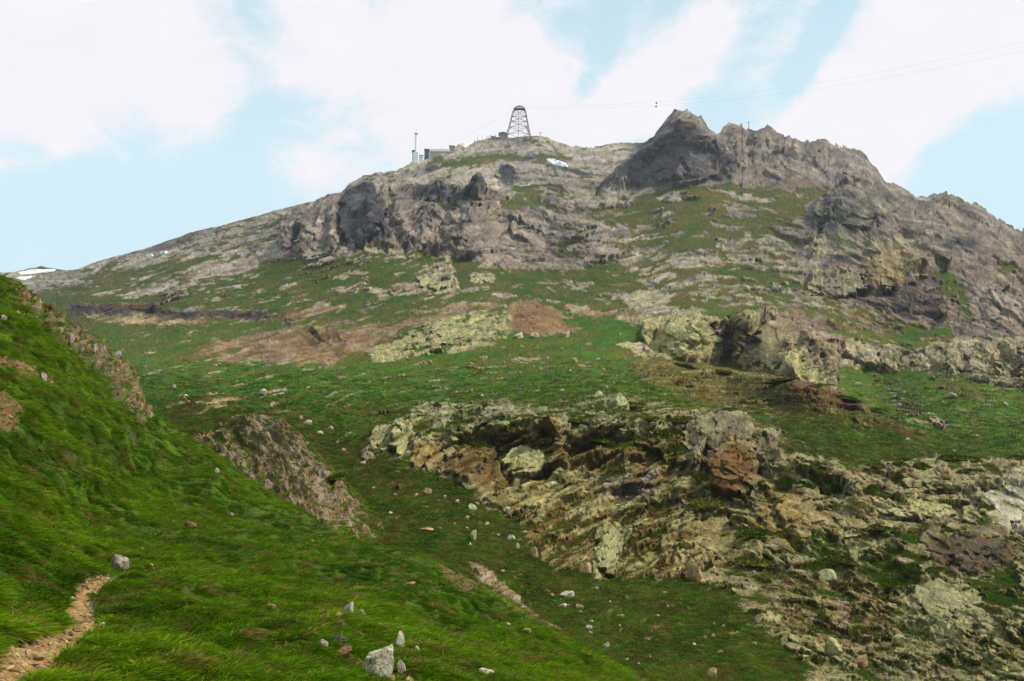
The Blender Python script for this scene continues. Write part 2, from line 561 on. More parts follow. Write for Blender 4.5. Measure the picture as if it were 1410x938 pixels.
# irregular outlines for every zone
W1 = fbm(U / 45, V / 30, 1, 4); W2 = fbm(U / 45, V / 30, 21, 4)
w3 = gnoise(U / 7, V / 5, 31); w4 = gnoise(U / 7, V / 5, 41)
ZU = U + 13 * W1 + 3.2 * w3
ZV = V + 9 * W2 + 2.4 * w4

# bedding: the layers follow the dome of the mountain above and a fold in the lower crags
RU = U + 9 * W1; RV = V + 6 * W2
ss = np.convolve(np.pad(skyv, 60, mode='edge'), np.hanning(121) / np.hanning(121).sum(), 'valid')
q_top = 620 * (V - ss[None]) / (880 - ss[None])
gu = np.arange(-400, 1801, 5.0)
slope = np.interp(gu, [-400, 500, 880, 960, 1040, 1120, 1800], [-.3, -.45, -.45, -.25, .12, .3, .33])
fold = np.cumsum(slope) * 5.0; fold -= np.interp(1000, gu, fold)
q_low = V - np.interp(U, gu, fold)
lowz = sstep(500, 580, V) * sstep(380, 520, U)
BED = q_top * (1 - lowz) + q_low * lowz + 7 * fbm(U / 80, V / 60, 25, 3)

rock = np.zeros(U.shape, F32)                                     # share of bare rock
tintw = {k: np.zeros(U.shape, F32) for k in ('grey', 'pale', 'dark', 'yellow', 'brown', 'scree', 'rust', 'white', 'earth', 'lichen')}
tintw['grey'] += 1
dry = np.full(U.shape, 0.35, F32)
strat = np.zeros(U.shape, F32)                                    # layered rock
butt = np.zeros(U.shape, F32)                                     # steep ribbed rock
scr = np.zeros(U.shape, F32)                                      # loose ground, not craggy


def zone(pts, rk=None, cols=None, dr=None, st=None, bu=None, sc=None, soft=7, op=1.0, warp=1.0):
    global rock, dry, strat, butt, scr
    zu = U + (ZU - U) * warp; zv = V + (ZV - V) * warp
    m = poly_mask(zu, zv, pts, soft) * op
    if rk is not None: rock = rock * (1 - m) + rk * m
    if dr is not None: dry = dry * (1 - m) + dr * m
    if st is not None: strat = strat * (1 - m) + st * m
    if bu is not None: butt = butt * (1 - m) + bu * m
    if sc is not None: scr = scr * (1 - m) + sc * m
    if cols:
        for k in tintw:
            tintw[k] = tintw[k] * (1 - m) + cols.get(k, 0.0) * m


BIG = 1800
# defaults by height on the picture: the lower slopes greener, the top bare
zone([(-400, 100), (BIG, 100), (BIG, 1100), (-400, 1100)], .12, dict(yellow=.4, grey=.5, brown=.1), .4, 0, 0, 0, 1)
zone([(-400, 300), (100, 350), (240, 300), (470, 230), (700, 150), (940, 120), (1250, 220), (1500, 300), (BIG, 400), (BIG, 480), (1410, 475), (1250, 462), (1100, 425), (900, 410), (860, 350), (700, 372), (560, 345), (420, 352), (300, 385), (100, 400), (-400, 420)],
     .5, dict(grey=.5, pale=.3, scree=.2), .6, .4, .05, .1)
# left shoulder
zone([(-100, 380), (110, 372), (260, 322), (470, 262), (470, 300), (330, 350), (220, 378), (120, 405), (60, 408)], .66, dict(pale=.55, grey=.35, yellow=.1), .6, .5, 0, .4)
zone([(90, 398), (130, 382), (200, 366), (300, 348), (330, 350), (260, 372), (180, 390), (110, 410)], .18, None, .45)
zone([(200, 345), (262, 322), (300, 316), (260, 335), (225, 348)], .8, dict(grey=.6, dark=.4), .5, .5, .2, 0)
zone([(300, 312), (455, 271), (455, 277), (330, 310)], .8, dict(pale=.6, yellow=.4), .5)
zone([(130, 407), (217, 409), (262, 397), (320, 374), (400, 350), (470, 348), (470, 325), (400, 330), (330, 352), (250, 380), (180, 398)], .97, dict(pale=.8, scree=.2), .6, 0, 0, .9)
# upper cliffs
zone([(375, 340), (398, 300), (430, 276), (470, 262), (520, 254), (600, 254), (700, 262), (770, 298), (860, 318), (900, 345), (850, 358), (760, 372), (690, 370), (620, 352), (560, 344), (480, 347), (400, 352)],
     .93, dict(grey=.68, pale=.2, scree=.12), .6, .35, .55, 0)
zone([(740, 300), (860, 322), (900, 345), (850, 358), (760, 372), (700, 366), (690, 340)], .66, dict(grey=.5, pale=.35, scree=.15), .6, .9, .05, 0)
zone([(465, 300), (478, 262), (512, 256), (534, 285), (537, 332), (500, 341), (470, 334)], 1, dict(dark=.85, grey=.15), None, 0, .9, 0, 4)
zone([(550, 256), (592, 250), (668, 270), (645, 284), (590, 279), (555, 273)], 1, dict(dark=.75, grey=.25), None, 0, .8, 0, 6)
zone([(394, 335), (412, 300), (428, 282), (424, 300), (405, 335)], 1, dict(dark=.7, grey=.3), None, 0, .9, 0, 3)
zone([(655, 256), (678, 256), (682, 272), (662, 274)], 1, dict(dark=1), None, 0, .2, 0, 3)
zone([(486, 338), (512, 340), (540, 338), (545, 349), (500, 349)], 1, dict(yellow=1), None, 0, 0, 0, 3)
zone([(570, 282), (640, 284), (700, 272), (790, 282), (760, 288), (690, 285), (600, 290)], .25, None, .4, soft=4)
zone([(545, 352), (578, 350), (578, 354), (548, 356)], 1, dict(yellow=.8, pale=.2), soft=3, warp=.4)
zone([(425, 358), (470, 346), (520, 350), (515, 362), (470, 370), (430, 366)], .9, dict(pale=.8, grey=.2), .6, .3, 0, .3)
# summit ridge
zone([(455, 262), (560, 220), (640, 196), (700, 183), (760, 186), (880, 190), (900, 200), (840, 245), (780, 255), (690, 262), (600, 250), (500, 252)], .72, dict(pale=.62, grey=.36, yellow=.02), .5, .5, 0, .55)
zone([(560, 222), (640, 200), (690, 190), (690, 202), (640, 214), (580, 226)], .95, dict(pale=.85, yellow=.15), soft=4)
zone([(740, 188), (800, 202), (860, 200), (800, 208), (750, 204)], .95, dict(pale=.7, yellow=.3), soft=4)
zone([(590, 228), (650, 214), (740, 212), (800, 218), (760, 224), (690, 222), (640, 230), (590, 238)], .15, None, .5, soft=5)
zone([(600, 238), (680, 232), (690, 262), (640, 258)], .85, dict(yellow=.12, pale=.68, grey=.2), .6)
zone([(683, 232), (702, 230), (714, 244), (708, 258), (686, 252)], 1, dict(dark=1), None, 0, 0, 0, 3, 1, .9)
zone([(580, 232), (600, 228), (612, 234), (590, 240)], 1, dict(dark=.9, grey=.1), soft=3, warp=.5)
zone([(720, 214), (738, 214), (736, 222), (722, 222)], 1, dict(dark=1), soft=3, warp=.5)
zone([(762, 228), (800, 236), (850, 240), (830, 244), (780, 240)], 1, dict(dark=1), soft=3, warp=.6)
# the nearer peak and the serrated ridge right of it
zone([(820, 262), (850, 232), (880, 206), (904, 182), (920, 156), (960, 156), (990, 186), (1016, 234), (1000, 248), (940, 252), (880, 262), (830, 280)], 1, dict(dark=.62, grey=.38), .5, .1, .8, 0)
zone([(900, 186), (915, 156), (960, 156), (990, 186), (960, 196), (930, 196)], 1, dict(grey=.65, pale=.25, scree=.1), None, .1, .6, 0)
zone([(780, 262), (850, 264), (890, 262), (840, 284), (790, 280)], .8, dict(yellow=.3, pale=.3, grey=.4), .5, soft=5)
zone([(985, 170), (1100, 180), (1200, 205), (1240, 262), (1100, 256), (1010, 238), (980, 195)], .93, dict(grey=.65, pale=.2, scree=.15), .6, .4, .3, 0)
zone([(1000, 238), (1120, 250), (1120, 262), (1010, 252)], .9, dict(scree=.45, grey=.55), .6, 0, 0, .8)
zone([(850, 300), (880, 276), (960, 256), (1040, 252), (1115, 264), (1140, 278), (1105, 300), (1050, 322), (980, 330), (890, 325)], .26, None, .5, .3, 0, 0)
zone([(895, 272), (935, 268), (940, 276), (900, 278)], .85, dict(pale=.8, yellow=.2), soft=4)
zone([(1000, 268), (1080, 268), (1080, 276), (1010, 276)], .7, dict(pale=.8, grey=.2), soft=4)
zone([(1000, 285), (1040, 288), (1040, 300), (1000, 296)], .75, dict(grey=.6, pale=.4), soft=4)
# slabby ground in the middle right
zone([(850, 330), (960, 326), (1060, 330), (1110, 350), (1120, 395), (1180, 425), (1100, 428), (980, 410), (900, 405), (860, 375)], .5, dict(grey=.5, pale=.35, yellow=.15), .6, .9, 0, 0)
zone([(870, 330), (960, 318), (1010, 330), (940, 348), (880, 345)], .25, None, .4)
zone([(960, 375), (1060, 370), (1110, 400), (1030, 405)], .2, None, .35)
# right bluff
zone([(1096, 300), (1130, 275), (1165, 262), (1240, 258), (1300, 262), (1420, 318), (BIG, 420), (BIG, 480), (1410, 478), (1300, 468), (1250, 440), (1180, 420), (1115, 395), (1095, 350)], .84, dict(grey=.55, pale=.2, dark=.12, scree=.13), .6, .5, .25, 0)
zone([(1130, 280), (1165, 264), (1230, 272), (1225, 305), (1180, 320), (1130, 330), (1105, 320)], .97, dict(dark=.62, grey=.28, yellow=.1), None, .2, .4, 0)
zone([(1105, 330), (1150, 322), (1200, 318), (1250, 330), (1230, 345), (1160, 350), (1110, 345)], .9, dict(yellow=.55, grey=.45), None, .2, .3)
zone([(1190, 352), (1240, 345), (1275, 370), (1240, 390), (1200, 392)], 1, dict(rust=.42, yellow=.4, grey=.18), None, .3, .2, 0)
zone([(1112, 378), (1160, 372), (1200, 384), (1195, 405), (1160, 412), (1118, 398)], 1, dict(grey=.6, yellow=.4), None, 0, .1, 0)
zone([(1170, 412), (1230, 396), (1290, 374), (1310, 400), (1300, 450), (1240, 435)], 1, dict(grey=.5, dark=.35, scree=.15), None, .7, .1, 0)
zone([(1335, 385), (1410, 400), (1410, 440), (1360, 440), (1330, 415)], .95, dict(pale=.5, grey=.5), None, .3, .4)
zone([(1275, 345), (1300, 360), (1330, 395), (1345, 440), (1320, 430), (1290, 390)], .35, None, .4)
zone([(1380, 360), (1410, 368), (1410, 380), (1375, 372)], .3)
zone([(1290, 325), (1340, 335), (1350, 352), (1300, 345)], .9, dict(dark=.8, grey=.2), soft=4)
# meadows under the cliffs
zone([(205, 412), (320, 378), (420, 362), (540, 350), (620, 362), (660, 384), (700, 388), (735, 376), (850, 386), (862, 412), (800, 424), (700, 414), (640, 424), (560, 434), (430, 436), (300, 428), (150, 420)], .27, dict(grey=.35, pale=.45, yellow=.1, scree=.1), .34, .3, 0, 0)
zone([(120, 396), (200, 378), (260, 384), (200, 402), (150, 408)], .35, dict(pale=.6, grey=.4), .5)
zone([(260, 440), (420, 436), (560, 436), (640, 424), (700, 418), (560, 452), (420, 448), (330, 462), (200, 470), (150, 455), (140, 445)], .2, None, .4)
zone([(590, 352), (615, 352), (625, 372), (600, 378), (595, 362)], .95, dict(yellow=.6, scree=.4), soft=4, warp=.6)
zone([(545, 396), (590, 388), (610, 374), (628, 385), (635, 400), (600, 402), (575, 398)], 1, dict(yellow=.65, lichen=.2, dark=.15), None, .2, .2, 0, 4, 1, .6)
zone([(505, 400), (560, 392), (575, 402), (530, 410)], .9, dict(pale=.6, scree=.4), soft=5)
zone([(645, 382), (668, 376), (682, 380), (665, 390), (650, 392)], 1, dict(yellow=.9, pale=.1), soft=3, warp=.5)
zone([(95, 418), (160, 417), (250, 424), (330, 428), (425, 432), (418, 441), (300, 441), (200, 434), (105, 433)], .95, dict(dark=.7, brown=.3), .6, .7, .1, .2, 4)
zone([(120, 433), (200, 434), (300, 440), (280, 446), (180, 446), (130, 441)], .75, dict(scree=.6, yellow=.4), .6, soft=4)
zone([(365, 432), (430, 425), (480, 424), (450, 432), (400, 438)], .8, dict(scree=.8, brown=.2), .6, sc=.8, soft=4)
# bare earth slides
zone([(245, 492), (300, 474), (390, 456), (440, 448), (500, 450), (560, 436), (640, 420), (700, 414), (650, 428), (560, 458), (520, 478), (470, 496), (430, 505), (360, 500), (300, 494)], .8, dict(scree=.6, brown=.25, pale=.15), .85, 0, 0, 1, 14)
zone([(405, 462), (440, 450), (475, 450), (470, 472), (430, 480)], .9, dict(earth=.55, brown=.35, lichen=.1), .6, .2, .4, 0, 4)
zone([(702, 418), (735, 413), (772, 430), (806, 456), (765, 458), (740, 466), (698, 455)], 1, dict(scree=1), None, 0, 0, 1, 3, 1, .5)
zone([(770, 438), (860, 440), (900, 446), (890, 466), (840, 482), (770, 480), (810, 460)], .05, None, .12)
# pale rock knoll
zone([(498, 497), (556, 462), (606, 438), (650, 428), (702, 428), (700, 456), (690, 470), (640, 484), (570, 492), (520, 500)], .6, dict(yellow=.62, lichen=.25, grey=.13), .3, .4, .2, 0, 5)
zone([(650, 446), (700, 440), (704, 470), (640, 480)], .6, dict(yellow=.6, lichen=.2, grey=.2), .2)
zone([(840, 470), (880, 468), (905, 480), (900, 492), (860, 482)], .9, dict(yellow=.7, pale=.3), soft=4)
# big yellow crag and its neighbours
zone([(880, 436), (960, 432), (1012, 448), (1008, 480), (992, 502), (920, 494), (890, 480)], .95, dict(yellow=.9, lichen=.1), .3, .1, .6, 0, 5)
zone([(780, 424), (870, 428), (900, 440), (870, 446), (790, 434)], .8, dict(scree=.5, yellow=.3, pale=.2), .4)
zone([(850, 400), (900, 398), (930, 420), (980, 430), (930, 438), (870, 428)], .8, dict(pale=.5, yellow=.3, grey=.2), .5, .8)
zone([(960, 448), (1010, 436), (1060, 424), (1110, 430), (1150, 462), (1160, 500), (1150, 534), (1080, 520), (1000, 502), (1010, 470)], .97, dict(dark=.12, grey=.3, brown=.22, yellow=.36), .4, .1, .85, 0, 5)
zone([(1090, 440), (1140, 440), (1180, 470), (1160, 478), (1110, 460)], .95, dict(rust=.35, pale=.4, grey=.25), None, .4, .2)
zone([(1060, 505), (1100, 490), (1150, 532), (1090, 522)], 1, dict(yellow=.75, lichen=.25), None, .1, .8)
zone([(1150, 470), (1250, 482), (1320, 470), (1420, 465), (BIG, 480), (BIG, 560), (1410, 540), (1340, 522), (1250, 508), (1200, 512), (1150, 500)], .92, dict(yellow=.4, pale=.3, grey=.3), .4, .1, .45, 0, 6)
zone([(1080, 430), (1180, 428), (1260, 450), (1300, 470), (1240, 478), (1160, 465)], .45, dict(grey=.5, scree=.4, yellow=.1), .5, .6)
zone([(1225, 455), (1300, 452), (1310, 462), (1240, 470)], .1, None, .2)
# meadows
zone([(170, 505), (260, 498), (440, 508), (600, 498), (760, 480), (850, 492), (900, 520), (945, 546), (850, 552), (700, 548), (600, 554), (500, 552), (420, 566), (300, 548), (230, 575), (180, 560)], .14, dict(pale=.4, yellow=.3, scree=.3), .22, .25)
zone([(640, 498), (700, 490), (720, 500), (690, 510), (650, 508)], .75, dict(pale=.5, lichen=.5), soft=4)
zone([(600, 500), (760, 484), (850, 500), (700, 515)], .2, dict(pale=.5, lichen=.5), .5)
zone([(225, 555), (290, 542), (345, 546), (330, 556), (250, 572)], .5, dict(scree=.6, yellow=.4), .6)
zone([(860, 494), (960, 498), (1060, 515), (1160, 540), (1290, 592), (1250, 600), (1160, 575), (1060, 575), (980, 560), (900, 530)], .34, dict(scree=.45, yellow=.3, dark=.25), .82, .3, 0, .2)
zone([(1060, 520), (1140, 530), (1210, 562), (1190, 570), (1110, 560)], .8, dict(brown=.4, dark=.35, rust=.25), .5, .3, .3, 0)
zone([(1150, 530), (1210, 510), (1300, 520), (1410, 548), (BIG, 600), (BIG, 640), (1410, 628), (1310, 605), (1260, 590), (1190, 562)], .14, dict(pale=.7, scree=.3), .26)
zone([(1030, 560), (1120, 575), (1240, 600), (1320, 620), (1250, 632), (1180, 638), (1110, 625), (1060, 590)], .14, dict(pale=.6, scree=.4), .4)
zone([(1215, 530), (1250, 556), (1300, 574), (1330, 590), (1290, 592), (1230, 562)], .42, dict(pale=.9, scree=.1), .4)
zone([(1300, 520), (1380, 545), (1350, 552), (1290, 535)], .3, dict(scree=.8, pale=.2), .5)
# lower crags
LOWER = [(498, 606), (540, 578), (600, 556), (700, 553), (770, 565), (850, 542), (940, 562), (1000, 562), (1060, 588), (1105, 620), (1180, 645), (1260, 630), (1420, 632), (BIG, 640), (BIG, 1100), (1150, 1100), (1100, 900), (1040, 860), (1000, 820), (950, 790), (900, 800), (830, 800), (790, 792), (745, 770), (700, 700), (650, 684), (600, 658), (540, 640)]
zone(LOWER, .6, dict(yellow=.34, brown=.22, grey=.24, lichen=.20), .42, .5, .2, 0, 8)
zone([(500, 590), (600, 556), (700, 553), (860, 552), (860, 575), (760, 586), (680, 592), (560, 600)], .5, dict(lichen=.55, grey=.3, yellow=.15), .4, .1, .3, 0)
zone([(590, 648), (640, 612), (690, 598), (760, 588), (830, 622), (950, 592), (960, 640), (870, 652), (770, 660), (690, 682), (640, 668)], .97, dict(brown=.55, earth=.3, yellow=.15), .6, 1, 0, 0, 5)
zone([(686, 628), (725, 618), (752, 626), (748, 648), (716, 664), (690, 650)], 1, dict(yellow=.8, lichen=.2), None, 0, .3, 0, 3, 1, .6)
zone([(650, 690), (760, 650), (870, 640), (960, 650), (960, 690), (860, 700), (780, 720), (700, 715)], .8, dict(yellow=.45, brown=.45, lichen=.1), .6, 1, 0, 0)
zone([(700, 715), (800, 705), (930, 700), (1000, 760), (960, 790), (830, 800), (745, 772)], .5, dict(brown=.7, yellow=.3), .75, .8, 0, .2)
zone([(505, 612), (520, 585), (560, 585), (565, 610), (545, 635), (515, 630)], .9, dict(yellow=.5, lichen=.4, grey=.1), None, 0, .8, 0, 4)
zone([(565, 615), (610, 612), (612, 640), (580, 652)], 1, dict(rust=.35, yellow=.45, brown=.2), None, .2, .3, 0, 4)
zone([(935, 575), (990, 568), (1050, 590), (1075, 625), (1040, 690), (985, 686), (945, 640)], 1, dict(lichen=.35, grey=.4, brown=.25), None, 0, .6, 0, 5)
zone([(975, 642), (1010, 625), (1045, 640), (1040, 670), (1010, 690), (978, 680)], 1, dict(rust=.55, brown=.45), None, 0, .5, 0, 6)
zone([(830, 660), (890, 650), (915, 670), (900, 690), (840, 690)], 1, dict(grey=.45, white=.08, brown=.47), None, .6, .1, 0, 9)
zone([(820, 690), (880, 690), (880, 706), (800, 716)], .97, dict(yellow=.9, brown=.1), None, .3, 0, 0, 5)
zone([(900, 770), (930, 712), (1000, 696), (1050, 720), (1050, 770), (980, 792), (930, 780)], .92, dict(yellow=.6, brown=.4), .5, 1, 0, 0, 6)
zone([(812, 760), (850, 720), (870, 730), (850, 770), (815, 795)], 1, dict(lichen=.6, yellow=.4), None, .1, .3, 0, 4)
zone([(1050, 680), (1100, 670), (1130, 720), (1090, 760), (1055, 720)], .9, dict(rust=.4, yellow=.4, brown=.2), .6, .7, .1, 0)
zone([(1100, 690), (1200, 690), (1230, 720), (1180, 745), (1110, 730)], .85, dict(yellow=.6, brown=.3, grey=.1), .5, .6)
zone([(1195, 690), (1260, 678), (1340, 690), (1330, 712), (1260, 722), (1205, 712)], 1, dict(yellow=.95, pale=.05), None, .4, 0, 0, 4)
zone([(1150, 645), (1260, 640), (1360, 650), (1390, 680), (1330, 695), (1230, 680), (1160, 668)], .85, dict(yellow=.45, grey=.35, brown=.2), .4, .8)
zone([(1340, 690), (1375, 660), (1420, 645), (1460, 640), (1460, 760), (1410, 745)], 1, dict(white=.22, pale=.3, yellow=.48), None, .5, 0, 0, 6)
zone([(1270, 745), (1350, 735), (1400, 760), (1380, 790), (1280, 790)], 1, dict(dark=.3, brown=.4, grey=.3), None, .3, .4, 0, 10)
zone([(1240, 780), (1340, 795), (1360, 840), (1330, 880), (1260, 860), (1240, 820)], .85, dict(lichen=.55, yellow=.35, grey=.1), .4, .3, .4)
zone([(1040, 780), (1160, 770), (1240, 830), (1220, 900), (1120, 890), (1050, 840)], .6, dict(brown=.5, grey=.25, yellow=.25), .5, .3, .3)
zone([(1180, 770), (1240, 760), (1250, 800), (1200, 810)], .3, None, .3)
zone([(1320, 800), (1410, 790), (1410, 830), (1340, 830)], .3, None, .3)
# gully grass
zone([(390, 570), (480, 625), (520, 640), (600, 662), (650, 690), (700, 715), (745, 775), (830, 802), (955, 798), (1030, 860), (1080, 910), (1120, 1060), (860, 1060), (700, 850), (540, 780), (480, 700), (400, 620)], .08, dict(scree=.5, brown=.3, yellow=.2), .44, 0, 0, 0)
zone([(470, 610), (560, 640), (610, 680), (540, 690), (490, 640)], .1, None, .55)
zone([(640, 770), (665, 778), (700, 810), (740, 845), (775, 868), (755, 862), (700, 826), (660, 800)], .95, dict(scree=.3, pale=.4, brown=.3), .7, 0, 0, .6, 4, 1, .4)

# bare patches emerge where the ground noise is below the local share
an = 0.6 * fbm(RU / 58, BED / 9, 51, 5, .6) + .4 * fbm(RU / 16, (BED + .3 * V) / 6, 61, 4, .6)
steep = fbm(RU / 16, RV / 20, 71, 5, .6)
def ledges(period, seed):
    ph = BED / period + .7 * fbm(U / 70, V / 50, seed, 3)
    k = np.floor(ph); fr = (ph - k).astype(F32)
    amp = np.clip(.55 + 1.1 * gnoise(RU / 55 + k * 7.3, k * 3.1, seed + 3), 0, 1.3)
    return sstep(0, .30, fr) * (1 - .4 * fr) * (1 - sstep(.84, 1.0, fr)) * amp, fr, amp
lg1, fr1, la1 = ledges(34, 131)
lg2, fr2, la2 = ledges(11, 137)
n_r = an * (1 - butt) + steep * butt
n_r = n_r / (n_r.std() + 1e-6) * 0.24 + 0.5
n_r = n_r + strat * (.22 * (1 - sstep(.0, .3, fr1)) * la1 - .08)
RM = sstep(-0.06, 0.10, rock * 1.16 - 0.08 - n_r).astype(F32)
RM = np.maximum(RM, sstep(.9, 1.0, rock) * .55)

# rock tints, each tint also noisy
tsum = 0; Crock = 0
for q, (k, w) in enumerate(tintw.items()):
    nz = np.clip(0.5 + 1.7 * fbm(RU / 30 + 40 * q, BED / 10 - 30 * q, 80 + q, 5, .66), 0.03, 1.5)
    ww = np.clip(w, 0, 1) * nz ** 1.5
    tsum = tsum + ww
    Crock = Crock + ww[..., None] * PAL[k]
Crock = Crock / (tsum[..., None] + 1e-6)
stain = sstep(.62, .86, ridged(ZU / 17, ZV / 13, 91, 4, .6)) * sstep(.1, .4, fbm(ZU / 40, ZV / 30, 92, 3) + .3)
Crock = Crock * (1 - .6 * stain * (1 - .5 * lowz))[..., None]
band = fbm(RU / 90, BED / 5, 93, 4, .65)
Crock = Crock * (1 + .75 * band)[..., None]
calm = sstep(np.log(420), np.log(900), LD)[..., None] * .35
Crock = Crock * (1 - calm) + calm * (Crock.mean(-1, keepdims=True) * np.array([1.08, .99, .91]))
# a film of moss on the lower crags
moss = lowz * sstep(.02, .40, fbm(RU / 26, BED / 7, 111, 5, .66) + .16)
Crock = Crock * (1 - .5 * moss[..., None]) + lin((92, 90, 30), K) * .5 * moss[..., None]
grain = 1 + 0.26 * fbm(U / 5, V / 4, 95, 3, .6) + .22 * fbm(U / 24, V / 14, 98, 3)
Crock = Crock * grain[..., None]
# green: near meadows livelier, far ones duller (thin turf over stones)
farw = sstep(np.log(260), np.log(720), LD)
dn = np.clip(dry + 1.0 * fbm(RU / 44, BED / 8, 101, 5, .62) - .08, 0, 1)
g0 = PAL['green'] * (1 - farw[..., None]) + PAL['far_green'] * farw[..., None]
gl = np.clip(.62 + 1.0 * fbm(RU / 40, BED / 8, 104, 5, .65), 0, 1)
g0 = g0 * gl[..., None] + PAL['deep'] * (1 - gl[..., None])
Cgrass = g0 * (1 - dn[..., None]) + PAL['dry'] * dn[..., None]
Cgrass = Cgrass * (1 + .22 * gnoise(U / 3.2, V / 2.2, 107))[..., None]
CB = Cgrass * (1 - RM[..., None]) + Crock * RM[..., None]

# ---- relief in pixels, later turned into metres by the local scale
ca, sa = math.cos(R(24)), math.sin(R(24))
A1 = (ZU * ca - ZV * sa); A2 = (ZU * sa + ZV * ca)               # layers rising to the right
h = np.zeros(U.shape, F32)
b0, j0_ = cells(RU / 62, (BED + .25 * RV) / 40, 6)
b1, j1 = cells(RU / 30, BED / 17, 7)
b2, j2 = cells(RU / 13, BED / 8.5, 8)
b3, j3 = cells(RU / 6.5, RV / 5, 9)
h_block = 10 * b0 + 6 * b1 + 2.6 * b2 + .8 * b3 - 1.8 * (1 - sstep(0, .08, j1)) - 1.0 * (1 - sstep(0, .10, j2))
s1, sj1 = cells(RU / 40, BED / 9, 10)
s2, sj2 = cells(RU / 18, BED / 4.2, 12)
h_str = 16 * lg1 + 5.0 * lg2 + 3.0 * s1 + .7 * s2 + 10 * b0 + 4 * b1 - 1.4 * (1 - sstep(0, .12, sj1))
v0, vj0 = cells((RU + .35 * RV) / 44, RV / 80, 20)
v1, vj1 = cells((RU + .25 * RV) / 19, RV / 46, 13)
v2, vj2 = cells((RU - .3 * RV) / 8, BED / 14, 14)
h_but = 13 * v0 + 6 * ridged((U + .3 * V) / 70, V / 120, 15, 3) + 5.5 * v1 + 1.9 * v2 + .5 * b3 - 2.0 * (1 - sstep(0, .09, vj1)) - 1.5 * (1 - sstep(0, .06, vj0))
wst = np.clip(strat, 0, 1); wbu = np.clip(butt, 0, 1); wbl = np.clip(1 - wst - wbu, 0, 1)
h_rock = (h_block * wbl + h_str * wst + h_but * wbu) / (wst + wbu + wbl)
h_rock = h_rock * (1 - .9 * scr) + 1.8 * ridged(RU / 26, BED / 12, 16, 4) * (1 - .6 * scr)
h_gr = 3.0 * fbm(U / 70, V / 26, 17, 3) + 1.1 * fbm(U / 16, V / 6, 18, 3) + .35 * gnoise(U / 4, V / 2.6, 19)
hsm = 11 * lg1 * strat * .6 + 6 * b0 * rock
h = h_rock * RM + (h_gr + hsm * .7) * (1 - RM) + .8 * RM
